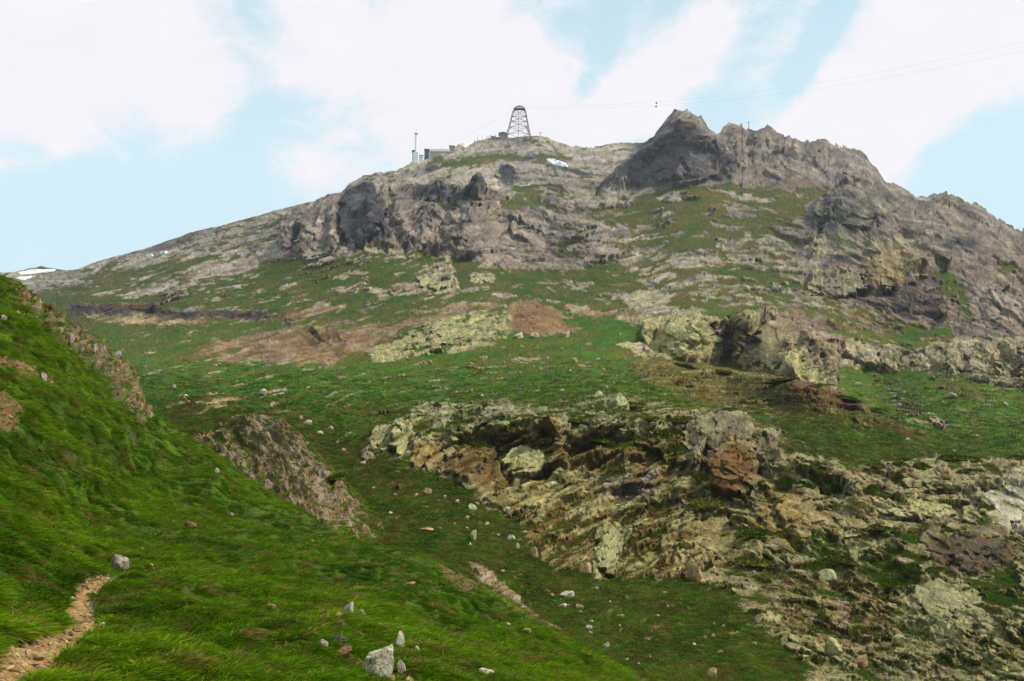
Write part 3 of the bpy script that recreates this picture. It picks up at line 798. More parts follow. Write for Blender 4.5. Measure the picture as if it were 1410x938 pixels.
# large hand-placed forms: ribs (+) and clefts (-)
FORMS = [
    ([(655, 264), (642, 300), (612, 345)], 13, 20), ([(655, 264), (690, 300), (724, 336)], 10, 20), ([(592, 288), (578, 326), (598, 345)], 8, 15),
    ([(440, 284), (418, 340)], 8, 14), ([(458, 276), (462, 345)], 10, 15), ([(505, 262), (520, 330)], 6, 12), ([(545, 300), (560, 335)], 6, 12),
    ([(534, 284), (541, 322), (566, 346)], -12, 11), ([(604, 350), (626, 318), (640, 288)], -9, 13), ([(429, 280), (402, 336)], -9, 8),
    ([(474, 270), (470, 338)], -12, 10), ([(760, 300), (742, 350)], -6, 10), ([(690, 284), (760, 300)], -6, 8), ([(500, 270), (492, 335)], -6, 8),
    ([(940, 160), (900, 215), (860, 258)], 10, 20), ([(940, 160), (975, 200), (1008, 238)], 10, 18), ([(930, 195), (935, 245)], 6, 14), ([(915, 205), (905, 245)], -7, 9),
    ([(960, 210), (970, 245)], -6, 9), ([(1000, 176), (1020, 215)], 8, 14), ([(1055, 178), (1040, 215)], 9, 14), ([(1132, 190), (1118, 235)], 9, 16), ([(1075, 190), (1090, 225)], -8, 12),
    ([(1185, 214), (1200, 250)], 8, 14), ([(1030, 180), (1030, 214)], -6, 8), ([(1300, 268), (1270, 320), (1310, 370)], 10, 24), ([(1345, 284), (1370, 340)], 10, 22), ([(1325, 280), (1330, 330)], -9, 12),
    ([(1165, 264), (1150, 310), (1125, 340)], 9, 18), ([(1210, 310), (1250, 350), (1275, 378)], 9, 14), ([(1230, 300), (1265, 350), (1292, 372)], -9, 9), ([(1200, 290), (1190, 335)], -7, 10),
    ([(1178, 410), (1230, 398), (1292, 376)], -13, 11), ([(1120, 386), (1160, 378), (1200, 386), (1240, 388), (1280, 368)], 10, 12), ([(1160, 380), (1164, 410)], -5, 6),
    ([(960, 440), (945, 490)], 6, 12), ([(990, 450), (1010, 500)], -3, 8), ([(1030, 438), (1020, 500)], 6, 12), ([(1070, 430), (1090, 515)], 8, 16), ([(1052, 445), (1075, 512)], -7, 9), ([(1110, 450), (1150, 525)], 7, 14),
    ([(1270, 490), (1300, 515)], -5, 7), ([(1340, 480), (1320, 515)], -5, 7), ([(1380, 480), (1410, 530)], -6, 9),
    # lower crags: overhang lips, the cavities under them, the rusty block
    ([(570, 612), (606, 602), (660, 596), (720, 582), (765, 590)], 9, 10), ([(600, 624), (640, 612), (700, 602), (745, 600), (762, 606)], -11, 8),
    ([(762, 585), (772, 612)], 8, 10), ([(790, 600), (850, 588), (930, 578)], 9, 10), ([(784, 622), (830, 611), (880, 603), (942, 600)], -14, 9),
    ([(565, 645), (600, 640), (622, 628)], -7, 7), ([(715, 625), (722, 655)], 6, 20), ([(1000, 600), (1010, 650)], 13, 36), ([(960, 590), (965, 640)], 9, 18), ([(976, 590), (975, 660)], -7, 6),
    ([(1040, 636), (1056, 656)], -13, 10), ([(985, 680), (1010, 686)], -11, 7), ([(1020, 570), (1070, 620)], 7, 14), ([(930, 690), (1000, 672)], -5, 8),
    ([(1330, 690), (1366, 706), (1412, 738)], -8, 7), ([(1230, 664), (1290, 676), (1340, 684), (1372, 668)], -7, 6), ([(1250, 650), (1330, 655), (1370, 665)], 6, 10),
    ([(1120, 720), (1180, 722), (1200, 735)], -9, 8), ([(1130, 700), (1190, 700)], 6, 10), ([(1200, 722), (1210, 760)], -6, 5), ([(1270, 742), (1390, 748)], -6, 7),
    ([(840, 725), (820, 785)], 8, 12), ([(950, 720), (930, 765)], 6, 14), ([(1140, 800), (1160, 815)], -6, 8),
    ([(1090, 690), (1160, 672), (1220, 690), (1290, 720)], -8, 6), ([(1180, 745), (1260, 735), (1330, 728)], -7, 6), ([(1100, 640), (1150, 664), (1200, 690)], 7, 10), ([(1240, 820), (1300, 800), (1360, 790)], -7, 7),
    ([(1290, 850), (1340, 880), (1390, 900)], 7, 14), ([(1060, 790), (1120, 780), (1170, 800)], -8, 7), ([(1090, 830), (1150, 850), (1200, 840)], 7, 12), ([(1180, 880), (1240, 860), (1280, 880)], -7, 7), ([(1050, 850), (1090, 880)], 6, 12), ([(920, 775), (945, 735), (990, 706), (1040, 712)], -6, 5),
    ([(940, 785), (965, 745), (1005, 722), (1045, 735)], -6, 5), ([(965, 790), (990, 755), (1030, 745)], -6, 5), ([(650, 690), (740, 655), (850, 630)], -6, 5), ([(690, 700), (780, 662), (880, 640)], -6, 5), ([(720, 715), (800, 685), (880, 668)], 6, 8), ([(640, 660), (700, 625), (760, 612)], -6, 5),
    ([(1340, 830), (1380, 850), (1410, 850)], -8, 8), ([(1210, 905), (1280, 915), (1330, 900)], 7, 14), ([(1120, 655), (1135, 690)], -6, 6), ([(1060, 690), (1080, 730), (1100, 760)], -7, 8),
    # gentle swells of the meadows
    ([(300, 552), (360, 556)], 6, 34), ([(560, 520), (760, 520)], 6, 40), ([(410, 455), (470, 455)], 5, 18), ([(410, 474), (465, 470)], -4, 9), ([(560, 470), (640, 445)], 6, 24), ([(735, 418), (745, 455)], 6, 34),
    ([(100, 422), (250, 428), (410, 436)], -5, 7), ([(110, 414), (260, 420), (400, 428)], 4, 8), ([(590, 380), (625, 392)], 6, 14), ([(440, 360), (500, 358)], 4, 12),
    ([(690, 240), (700, 250)], 6, 10), ([(560, 262), (660, 270)], 5, 9), ([(870, 500), (1000, 516), (1150, 545), (1260, 588)], 5, 16),
]
for pts, a, wd in FORMS:
    h += a * 1.35 * stroke(ZU, ZV, pts, wd * 1.25)
edge = sstep(0, .02, tt)[:, None] * .5 + .5
h = h * edge
view = EYE - Pb
view /= np.linalg.norm(view, axis=-1, keepdims=True)
facing = np.abs((Nb * view).sum(-1))                              # relief stays low where the ground lies flat
cliff = sstep(.82, .97, rock) * (1 - scr)
h = h * np.clip(.22 + 1.15 * facing + RM * (.55 * wbu + .5 * cliff + .3 * lowz), .3, 1.25)
Pd = Pb + (Nb * .30 + view * 1.0) * (h * S * (1 + .3 * RM))[..., None]
# the far side of the ridge, so the crest is a real crest
back = []
top = Pd[0]
fw = rays(uu, skyv); fw[:, 2] = 0; fw /= np.linalg.norm(fw, axis=1, keepdims=True)
for k, dd in enumerate((2, 5, 11, 24, 60, 150)):
    q = top + fw * (dd * S[0])[:, None] * 1.0
    q[:, 2] -= 0.75 * dd * S[0] + (h[0] * 0)
    back.append(q)
Pall = np.concatenate([np.array(back[::-1]), Pd], 0)
nbk = len(back)


def withback(a):
    return np.concatenate([np.repeat(a[:1], nbk, 0), a], 0)


surf = np.stack([U / 100, V / 100, LD * 0.3], -1)
M_mtn = terrain_mat('mountain_ground', 24, 70, .36, .6, -4.0)
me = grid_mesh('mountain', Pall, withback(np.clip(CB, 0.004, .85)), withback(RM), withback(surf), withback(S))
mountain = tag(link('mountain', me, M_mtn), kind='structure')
mountain['label'] = 'rocky grass-streaked mountain rising to a summit station'


def at_b(u, v):
    """surface point of the mountain under a photograph pixel"""
    i = int(np.argmin(np.abs(uu - u)))
    j = int(np.clip(round((v - skyv[i]) / (botv[i] - skyv[i]) * (len(tt) - 1)), 0, len(tt) - 1))
    return Vector(Pd[j, i]), Vector(Nb[j, i]), float(S[j, i]), (j, i)


# ------------------------------------------------------------------ the near hillside with the path
DN = [(0, 938, 8.3), (-200, 938, 7.6), (60, 890, 10.0), (115, 840, 12.9), (150, 800, 16.7), (180, 790, 18), (525, 938, 12.0), (525, 910, 13.7), (880, 940, 24), (760, 938, 18),
      (300, 938, 9.8), (300, 850, 14.5), (400, 800, 20), (250, 780, 20), (560, 762, 35), (450, 760, 31), (480, 744, 38), (650, 802, 34), (770, 868, 29), (650, 870, 21),
      (560, 840, 20), (430, 713, 50), (300, 720, 37), (200, 742, 27.5), (100, 760, 19), (0, 700, 17.5), (0, 780, 12.8), (0, 600, 26), (0, 500, 40), (0, 385, 60), (100, 450, 63), (190, 548, 64),
      (190, 600, 49), (300, 630, 58), (100, 600, 36), (300, 670, 46), (400, 702, 50), (100, 520, 50), (-200, 500, 36), (-200, 700, 14), (-250, 240, 75), (0, 1200, 4.6), (600, 1200, 5.6), (1000, 1200, 12), (300, 1100, 5.8), (-250, 1200, 4.4)]
dispN = Coarse(TPS([d[:2] for d in DN], [1.0 / d[2] for d in DN]))
un = np.concatenate([np.arange(-320, -10, 6.0), np.arange(-10, 930, 2.0), np.arange(930, 1250, 8.0)])
tn = np.linspace(0, 1, 300) ** 1.15
siln = interp_poly(SIL_N, un)
botn = np.full(un.shape, 1230.0)
UN = np.broadcast_to(un[None], (len(tn), len(un))).copy()
ker = np.hanning(61); ker /= ker.sum()
smn = np.convolve(np.pad(siln, 30, mode='edge'), ker, 'valid')
VN = smn[None] + tn[:, None] * (botn - smn)[None] + (siln - smn)[None] * ((1 - tn) ** 5)[:, None]
DNN = 1.0 / np.maximum(dispN(UN, VN), 0.004)
PN = EYE + DNN[..., None] * rays(UN, VN)
NN = normals_of(PN)
SN = DNN / FOC
PATH = [(-60, 975, 46), (0, 925, 38), (40, 902, 36), (75, 885, 36), (100, 868, 34), (116, 852, 28), (116, 836, 23), (110, 826, 19), (112, 817, 16), (118, 808, 13), (140, 801, 9), (165, 796, 6.5), (190, 791, 4.5), (215, 787, 3), (243, 783, 2)]


def dens(pts, n):
    p = np.array(pts, float)
    s = np.r_[0, np.cumsum(np.hypot(*np.diff(p[:, :2], axis=0).T))]
    t = np.linspace(0, s[-1], n)
    out = np.stack([np.interp(t, s, p[:, k]) for k in range(p.shape[1])], 1)
    for _ in range(3):
        out[1:-1] = .25 * out[:-2] + .5 * out[1:-1] + .25 * out[2:]
    return out


pc = dens(PATH, 140)
pmask = np.zeros(UN.shape, F32)
near = (UN < 290) & (VN > 760)
dmin = np.full(near.sum(), 9e9)
for (a, b, w) in pc:
    dmin = np.minimum(dmin, np.hypot((UN[near] - a), (VN[near] - b) * 1.35) / (w * .78 + 1.5))
pmask[near] = 1 - sstep(.85, 1.25, dmin + .22 * gnoise(UN[near] / 8, VN[near] / 6, 5))
# world-scale undulation: tussocks, small treads across the slope
wx, wy = PN[..., 0], PN[..., 1]
hN = .20 * fbm(wx / 1.3, wy / 2.0, 201, 4) + .08 * fbm(wx / .45, wy / .6, 205, 3) + .35 * fbm(wx / 7, wy / 9, 208, 3)
hN += .12 * np.sin((PN[..., 2] * 2.2 + 1.6 * fbm(wx / 5, wy / 5, 210, 2)) * 2.4) * sstep(14, 24, DNN)
rimN = poly_mask(UN + 8 * fbm(UN / 20, VN / 16, 211, 3), VN + 8 * fbm(UN / 20, VN / 16, 215, 3), [(8, 380), (40, 388), (110, 440), (150, 465), (185, 495), (200, 545), (215, 575), (190, 580), (160, 555), (150, 520), (110, 490), (75, 455), (40, 430), (15, 395)], 6)
bareN = np.maximum(poly_mask(UN + 7 * fbm(UN / 12, VN / 9, 218, 3), VN + 5 * fbm(UN / 12, VN / 9, 219, 3), [(-60, 470), (0, 485), (25, 498), (60, 516), (76, 526), (60, 524), (20, 510), (-60, 500)], 3),
                   poly_mask(UN + 7 * fbm(UN / 12, VN / 9, 218, 3), VN + 5 * fbm(UN / 12, VN / 9, 219, 3), [(-60, 520), (10, 536), (24, 556), (22, 592), (8, 594), (-60, 600)], 4))
bareN = np.maximum(bareN, .8 * poly_mask(UN + 5 * fbm(UN / 9, VN / 7, 220, 3), VN + 5 * fbm(UN / 9, VN / 7, 221, 3), [(575, 757), (612, 772), (650, 796), (700, 824), (740, 846), (765, 862), (735, 850), (690, 828), (640, 804), (600, 782)], 4))
bk, jk = cells(UN / 9, VN / 7, 222)
hN += rimN * (.25 * ridged(UN / 16, VN / 14, 223, 3) + .30 * bk) + bareN * .12 * bk
hN -= .10 * pmask
hN = hN * (sstep(0, .02, tn)[:, None] * .7 + .3)
PNd = PN + NN * hN[..., None]
# ground colours under the grass
gn = np.clip(.5 + 1.5 * fbm(wx / 2.2, wy / 3.2, 231, 4, .6), 0, 1)[..., None]
bn = sstep(.16, .42, fbm(wx / .9, wy / 1.3, 235, 4, .6))[..., None]
CN = lin((56, 74, 12), K) * (1 - gn) + lin((80, 104, 14), K) * gn
CN = CN * (1 - .55 * bn) + PAL['earth'] * .55 * bn
rk = lin((122, 104, 80), K) * (1 + .5 * fbm(UN / 5, VN / 5, 238, 3))[..., None]
rimc = np.clip(rimN * (0.45 + 1.1 * fbm(UN / 9, VN / 7, 240, 3, .6)[...]) * 1.5, 0, 1)[..., None]
CN = CN * (1 - rimc) + rk * rimc
bvar = np.clip(bareN * (.75 + .8 * fbm(UN / 6, VN / 5, 242, 3)), 0, 1)[..., None]
CN = CN * (1 - bvar) + PAL['scree'] * .8 * bvar
CN = CN * (1 - pmask[..., None]) + lin((158, 130, 92), K) * pmask[..., None]
backn = []
fwn = rays(un, siln); fwn[:, 2] = 0; fwn /= np.linalg.norm(fwn, axis=1, keepdims=True)
for dd in (.6, 1.5, 3, 6, 12, 25):
    q = PNd[0] + fwn * dd * .9 + np.array([.35, 0, 0]) * dd
    q[:, 2] -= .75 * dd
    backn.append(q)
PNall = np.concatenate([np.array(backn[::-1]), PNd], 0)


def wb(a, n=6): return np.concatenate([np.repeat(a[:1], n, 0), a], 0)


M_hill = terrain_mat('hillside_turf', 1.8, 9, .3, .5, .06)
hill = tag(link('hillside', grid_mesh('hillside', PNall, wb(np.clip(CN, .004, .8)), wb(rimN), PNall), M_hill), kind='structure')
hill['label'] = 'steep green hillside carrying the footpath'


def at_n(u, v):
    i = int(np.argmin(np.abs(un - u)))
    j = int(np.argmin(np.abs(VN[:, i] - v)))
    return Vector(PNd[j, i]), Vector(NN[j, i]), float(SN[j, i]), (j, i)


# the path itself, a worn strip a little above the cut
pv, pf = [], []
NX = 13
p2 = dens(PATH, 220)
pcol = []
for k, (a, b, w) in enumerate(p2):
    for m in range(NX):
        s = (m / (NX - 1)) * 2 - 1
        ww = w * (1 + .25 * math.sin(k * .9) * .4 + .25 * (random.random() - .5) * (abs(s) > .9))
        P_, N_, s_, _ = at_n(a + s * ww, b + s * ww * .18)
        bump = .012 * (random.random()) * (1 - s * s) - .03 * (abs(s) == 1)
        pv.append(P_ + N_ * (.014 + bump))
for k in range(len(p2) - 1):
    for m in range(NX - 1):
        q = k * NX + m
        pf.append((q, q + 1, q + NX + 1, q + NX))
M_path = plain_mat('trodden_earth', lin((160, 126, 80), K), .4, 9, .95, .5)
path = tag(link('footpath', pydata('footpath', pv, pf, True), M_path), kind='structure')
path['label'] = 'narrow stony footpath worn into the grass'

# ------------------------------------------------------------------ the rocky knoll between hillside and gully
DM = [(345, 571, 112), (420, 600, 97), (475, 660, 86), (522, 712, 77), (560, 760, 70), (300, 650, 92), (240, 590, 118), (285, 593, 114), (400, 690, 78), (450, 745, 66), (200, 620, 120), (350, 620, 99), (430, 670, 82), (620, 800, 62), (380, 760, 66), (560, 840, 60)]
dispM = Coarse(TPS([d[:2] for d in DM], [1.0 / d[2] for d in DM]))
um = np.arange(150, 650, 1.5)
tm = np.linspace(0, 1, 130)
silm = interp_poly(SIL_M, um) + 3 * fbm(um / 14, um * 0, 301, 4)
botm = np.maximum(interp_poly(SIL_N, um) + 30, silm + 12)
UM = np.broadcast_to(um[None], (len(tm), len(um))).copy(); VM = silm[None] + tm[:, None] * (botm - silm)[None]
DMM = 1.0 / np.maximum(dispM(UM, VM), .004)
PM = EYE + DMM[..., None] * rays(UM, VM)
NM = normals_of(PM); SM = DMM / FOC
mu = UM + 8 * fbm(UM / 20, VM / 16, 303, 4); mv_ = VM + 6 * fbm(UM / 20, VM / 16, 307, 4)
rkM = poly_mask(mu, mv_, [(255, 608), (300, 588), (345, 572), (395, 580), (425, 612), (450, 645), (480, 680), (500, 700), (525, 715), (520, 740), (480, 745), (430, 715), (360, 690), (290, 640)], 6)
rkM = np.clip(rkM * (.50 + .5 * stroke(UM, VM, [(370, 590), (420, 660), (460, 715)], 45)) - .25 * poly_mask(mu, mv_, [(440, 690), (520, 700), (540, 750), (450, 745)], 10) + .10, 0, .9)
nM = fbm(mu / 16, mv_ / 12, 311, 5, .66); nM = nM / nM.std() * .25 + .5
RMM = sstep(-.1, .15, rkM * 1.1 - .05 - nM)
v1, vj = cells((mu - .5 * mv_) / 17, (mv_ + .3 * mu) / 22, 313); v2, _ = cells((UM - .35 * VM) / 7, (VM + .3 * UM) / 8, 314)
hM = RMM * (4.2 * v1 + 1.5 * v2 + 2.0 * ridged(UM / 22, VM / 26, 315, 4)) + (1 - RMM) * 1.2 * fbm(UM / 14, VM / 8, 318, 3)
hM += 5 * stroke(UM, VM, [(345, 578), (400, 640), (450, 700), (490, 740)], 30) - 5 * stroke(UM, VM, [(365, 590), (420, 650), (470, 700)], 10) - 6 * stroke(UM, VM, [(368, 655), (380, 662)], 8)
hM = hM * (sstep(0, .05, tm)[:, None] * .6 + .4)
PMd = PM + NM * (hM * SM)[..., None]
cm = np.clip(.5 + 1.6 * fbm(UM / 12, VM / 10, 321, 4, .6), 0, 1)[..., None]
cm2 = np.clip(.35 + 1.6 * fbm(UM / 18, VM / 24, 325, 4, .6), 0, 1)[..., None]
rc = (lin((148, 124, 86), K) * cm + lin((96, 80, 40), K) * (1 - cm)) * (1 - .4 * cm2) + lin((178, 168, 150), K) * .4 * cm2
gc = PAL['dry'] * cm * .9 + PAL['green'] * (1 - cm)
CM = gc * (1 - RMM[..., None]) + rc * RMM[..., None]
fwm = rays(um, silm); fwm[:, 2] = 0; fwm /= np.linalg.norm(fwm, axis=1, keepdims=True)
backm = []
for dd in (.5, 1.4, 3, 7, 14, 26):
    q = PMd[0] + fwm * dd + np.array([.25, 0, 0]) * dd
    q[:, 2] -= .7 * dd
    backm.append(q)
PMall = np.concatenate([np.array(backm[::-1]), PMd], 0)
M_knoll = terrain_mat('knoll_ground', 26, 70, .4, .7, -4.0)
knoll = tag(link('rocky_knoll', grid_mesh('rocky_knoll', PMall, wb(np.clip(CM, .004, .8)), wb(RMM), wb(np.stack([UM / 100, VM / 100, DMM * .003], -1)), wb(SM)), M_knoll), kind='structure')
knoll['label'] = 'brown rocky knoll beside the gully'


def at_m(u, v):
    i = int(np.argmin(np.abs(um - u)))
    j = int(np.clip(round((v - silm[i]) / (botm[i] - silm[i]) * (len(tm) - 1)), 0, len(tm) - 1))
    return Vector(PMd[j, i]), Vector(NM[j, i]), float(SM[j, i]), (j, i)


# ------------------------------------------------------------------ rocks
def rock_mesh(name, seed, sub=3, cuts=9, noise=.10, squash=(1, 1, 1)):
    r = np.random.default_rng(seed)
    bm = bmesh.new()
    bmesh.ops.create_icosphere(bm, subdivisions=sub, radius=1.0)
    me = bpy.data.meshes.new(name)
    bm.to_mesh(me); bm.free()
    n = len(me.vertices)
    co = np.empty(n * 3, F32); me.vertices.foreach_get('co', co); co = co.reshape(-1, 3).astype(float)
    co *= (1 + .22 * fbm(co[:, 0] * 1.1 + seed, co[:, 1] * 1.1 + co[:, 2] * .9, seed % 50, 2))[:, None]
    for _ in range(cuts):
        d = r.normal(size=3); d /= np.linalg.norm(d)
        lim = r.uniform(.45, .85)
        ex = np.maximum(co @ d - lim, 0)
        co -= ex[:, None] * d * .93
    nz = fbm(co[:, 0] * 3.1 + seed * 1.7, co[:, 1] * 3.1 + co[:, 2] * 2.3, (seed + 9) % 60, 4, .6)
    nz2 = fbm(co[:, 2] * 4.1 - seed, co[:, 0] * 2.9 + co[:, 1] * 3.3, (seed + 19) % 60, 3, .6)
    ln = np.linalg.norm(co, axis=1, keepdims=True) + 1e-6
    co += co / ln * (noise * (nz + .6 * nz2))[:, None]
    mx = np.abs(co).max(0)
    co = co / mx * np.array(squash)
    me.vertices.foreach_set('co', co.astype(F32).ravel())
    me.polygons.foreach_set('use_smooth', np.ones(len(me.polygons), bool))
    me.update()
    try: me.set_sharp_from_angle(angle=R(32))
    except Exception: pass
    return me


def rock_mat(name, c1, c2, c3, scale=2.2, bias=.5):
    m, t, b = new_mat(name)
    N, L = t.nodes.new, t.links.new
    tcn = N('ShaderNodeTexCoord')
    oi = N('ShaderNodeObjectInfo')
    add = N('ShaderNodeVectorMath'); add.operation = 'ADD'
    sc = N('ShaderNodeVectorMath'); sc.operation = 'SCALE'; sc.inputs[0].default_value = (31, 17, 53)
    L(oi.outputs['Random'], sc.inputs['Scale'])
    L(tcn.outputs['Object'], add.inputs[0]); L(sc.outputs[0], add.inputs[1])
    n = N('ShaderNodeTexNoise'); n.inputs['Scale'].default_value = scale; n.inputs['Detail'].default_value = 7; n.inputs['Roughness'].default_value = .65
    n2 = N('ShaderNodeTexNoise'); n2.inputs['Scale'].default_value = scale * 5; n2.inputs['Detail'].default_value = 5
    L(add.outputs[0], n.inputs['Vector']); L(add.outputs[0], n2.inputs['Vector'])
    rp = N('ShaderNodeValToRGB')
    e = rp.color_ramp.elements
    e[0].position = bias - .14; e[0].color = (*[float(x) for x in c1], 1)
    e[1].position = bias + .16; e[1].color = (*[float(x) for x in c3], 1)
    k = e.new(bias); k.color = (*[float(x) for x in c2], 1)
    L(n.outputs[0], rp.inputs[0])
    mr = N('ShaderNodeMapRange'); L(n2.outputs[0], mr.inputs[0]); mr.inputs['From Min'].default_value = .3; mr.inputs['From Max'].default_value = .7
    mr.inputs['To Min'].default_value = .72; mr.inputs['To Max'].default_value = 1.25
    ml = N('ShaderNodeVectorMath'); ml.operation = 'SCALE'
    L(rp.outputs[0], ml.inputs[0]); L(mr.outputs[0], ml.inputs['Scale'])
    L(ml.outputs[0], b.inputs['Base Color'])
    bp = N('ShaderNodeBump'); bp.inputs['Strength'].default_value = .6; bp.inputs['Distance'].default_value = .05
    ad = N('ShaderNodeMath'); ad.operation = 'ADD'; L(n.outputs[0], ad.inputs[0]); L(n2.outputs[0], ad.inputs[1])
    L(ad.outputs[0], bp.inputs['Height']); L(bp.outputs[0], b.inputs['Normal'])
    return m


MR = dict(
    cream=rock_mat('cream_rock', lin((116, 84, 46), K), lin((204, 190, 154), K), lin((228, 220, 200), K), 1.3, .48),
    white=rock_mat('white_rock', lin((140, 122, 92), K), lin((192, 180, 156), K), lin((216, 208, 190), K), 2.0),
    tan=rock_mat('tan_rock', lin((120, 92, 55), K), lin((172, 144, 96), K), lin((200, 176, 132), K), 2.0),
    grey=rock_mat('grey_rock', lin((118, 104, 84), K), lin((168, 154, 132), K), lin((206, 194, 174), K), 2.2),
    brown=rock_mat('brown_rock', lin((82, 60, 38), K), lin((126, 96, 60), K), lin((165, 136, 96), K), 2.4),
    dark=rock_mat('dark_rock', lin((52, 50, 48), K), lin((90, 84, 78), K), lin((140, 130, 118), K), 2.4),
    lichen=rock_mat('lichen_rock', lin((120, 110, 88), K), lin((170, 168, 112), K), lin((196, 192, 140), K), 2.2),
    rust=rock_mat('rusty_rock', lin((90, 70, 48), K), lin((150, 104, 58), K), lin((182, 160, 116), K), 1.9),
)
RV = [rock_mesh('rock_shape', 40 + k, 3, 9 + k % 4, .10) for k in range(10)]
RH = [rock_mesh('boulder_shape', 70 + k, 4, 10, .11) for k in range(5)]
r_ = random.Random(8)


def put_rock(name, where, u, v, w, hgt, mat, label, group=None, mesh=None, depth=.9, sink=.3, yaw=None, lean=0.0):
    """u, v: foot of the rock; w, hgt: its size in photograph pixels"""
    P_, N_, s, _ = where(u, v)
    me_ = mesh or RV[r_.randrange(len(RV))]
    o = bpy.data.objects.new(name, me_)
    if len(me_.materials) == 0: me_.materials.append(None)
    col.objects.link(o)
    o.material_slots[0].link = 'OBJECT'
    o.material_slots[0].material = MR[mat]
    W, H = w * s * .5, hgt * s * .5 / (1 - sink)
    o.scale = (W, W * depth, H)
    o.location = P_ + Vector((0, W * depth * .3, H * (1 - 2 * sink)))
    o.rotation_euler = (r_.uniform(-.1, .1), lean + r_.uniform(-.1, .1), r_.uniform(-.5, .5) if yaw is None else yaw)
    tag(o, label, 'rock', group)
    return o


def place_n(u, v):
    if u > 590: return ' near its lower edge'
    if u < 250 and v > 740: return ' beside the footpath'
    if u < 110 and v < 560: return ' by the bare earth streaks'
    if v < 740: return ' high on the slope'
    if v > 840 and u > 420: return ' uphill of the large cream boulder'
    return ' between path and gully'


hero = put_rock('boulder', at_n, 524, 934, 46, 48, 'cream', 'large cream boulder with a brown hollowed face, biggest rock in the near grass', mesh=RH[1], sink=.2, lean=.35)
put_rock('boulder', at_n, 497, 913, 24, 17, 'brown', 'brown lumpy rock touching the uphill side of the large cream boulder', mesh=RH[0])
put_rock('rock', at_n, 553, 927, 14, 20, 'white', 'small upright whitish rock just downhill of the large cream boulder')
put_rock('boulder', at_n, 564, 940, 28, 15, 'tan', 'smooth rounded tan rock below the large cream boulder', mesh=RH[2])
put_rock('rock', at_n, 538, 938, 15, 9, 'tan', 'small flat tan rock at the foot of the large cream boulder')
put_rock('rock', at_n, 553, 890, 15, 26, 'cream', 'pointed pale rock standing upright above the large cream boulder', lean=-.2, sink=.2)
put_rock('boulder', at_n, 480, 843, 21, 22, 'white', 'pale angular rock leaning downhill, alone in mid slope grass', mesh=RH[3], lean=.35)
put_rock('boulder', at_n, 165, 783, 25, 23, 'grey', 'grey white boulder beside the far bend of the footpath', mesh=RH[4])
put_rock('rock', at_n, 176, 782, 12, 10, 'dark', 'dark stone tucked behind the grey boulder by the footpath')
for (u, v, w, hh, mt) in [(501, 842, 10, 6, 'white'), (465, 852, 13, 5, 'tan'), (444, 855, 14, 11, 'brown'), (470, 866, 15, 10, 'brown'), (446, 888, 14, 9, 'white'), (450, 893, 8, 5, 'white'),
                         (464, 884, 24, 9, 'dark'), (474, 896, 24, 9, 'brown'), (526, 859, 13, 6, 'tan'), (536, 863, 9, 6, 'brown'), (305, 893, 12, 7, 'cream'), (313, 895, 10, 6, 'brown'), (699, 871, 8, 5, 'white'), (575, 902, 7, 7, 'cream'),
                         (496, 876, 12, 8, 'brown'), (484, 905, 9, 7, 'brown'), (625, 937, 20, 5, 'grey'), (664, 938, 20, 5, 'cream'), (605, 935, 12, 6, 'brown'), (493, 807, 22, 6, 'brown'), (566, 806, 12, 4, 'tan'), (430, 752, 9, 6, 'tan'),
                         (722, 885, 14, 5, 'tan'), (732, 933, 12, 5, 'tan'), (640, 875, 9, 5, 'tan'), (376, 828, 12, 5, 'tan'), (520, 797, 9, 4, 'brown'), (343, 866, 7, 4, 'tan'), (322, 862, 6, 4, 'cream'), (162, 893, 6, 3, 'tan'),
                         (297, 658, 6, 6, 'grey'), (118, 655, 6, 4, 'grey'), (318, 712, 6, 5, 'grey'), (136, 630, 7, 4, 'tan'), (260, 733, 14, 9, 'brown'), (90, 772, 10, 10, 'brown'), (207, 784, 7, 4, 'tan'), (236, 783, 6, 4, 'tan'),
                         (60, 526, 10, 10, 'grey'), (72, 528, 6, 5, 'tan'), (5, 440, 7, 5, 'grey')]:
    put_rock('rock', at_n, u, v, w * 1.25, hh * 1.5, mt, ('tiny ' if w < 8 else ('flat ' if w > 2.2 * hh else ('long ' if w > 17 else ''))) + dict(white='whitish stone half sunk in near hillside grass'+place_n(u, v), tan='tan stone half sunk in near hillside grass'+place_n(u, v), brown='earthy brown stone half sunk in near hillside grass'+place_n(u, v),
             dark='low dark slab uphill of the large cream boulder', cream='cream stone half sunk in near hillside grass'+place_n(u, v), grey='grey stone half sunk in near hillside grass'+place_n(u, v))[mt], 'stones in the near hillside grass', sink=.2)
# rim of the hillside
for k in range(46):
    t = r_.random()
    pu, pv_ = [(30, 395), (60, 420), (100, 447), (142, 470), (180, 502), (193, 545), (215, 572)][int(t * 6)], None
    p0 = np.array([(24, 392), (60, 422), (100, 449), (142, 471), (182, 504), (194, 546), (212, 570)]); f = t * 6; i0 = min(int(f), 5)
    q = p0[i0] * (1 - f + i0) + p0[i0 + 1] * (f - i0)
    off = abs(r_.gauss(0, 13))
    w = r_.uniform(6, 15)
    put_rock('rock', at_n, q[0] - off * .75 + r_.uniform(-4, 4), q[1] + off * .6 + 6, w, w * r_.uniform(.5, 1.1), (RIMC := r_.choice(['grey', 'brown', 'tan', 'brown', 'grey', 'brown'])),
             '%s weathered rock %s the craggy rim of the near hillside' % (RIMC, 'at the top of' if t < .3 else ('at the lower tip of' if t > .75 else 'half way along')), 'rocks on the hillside rim', sink=.45, lean=.4)
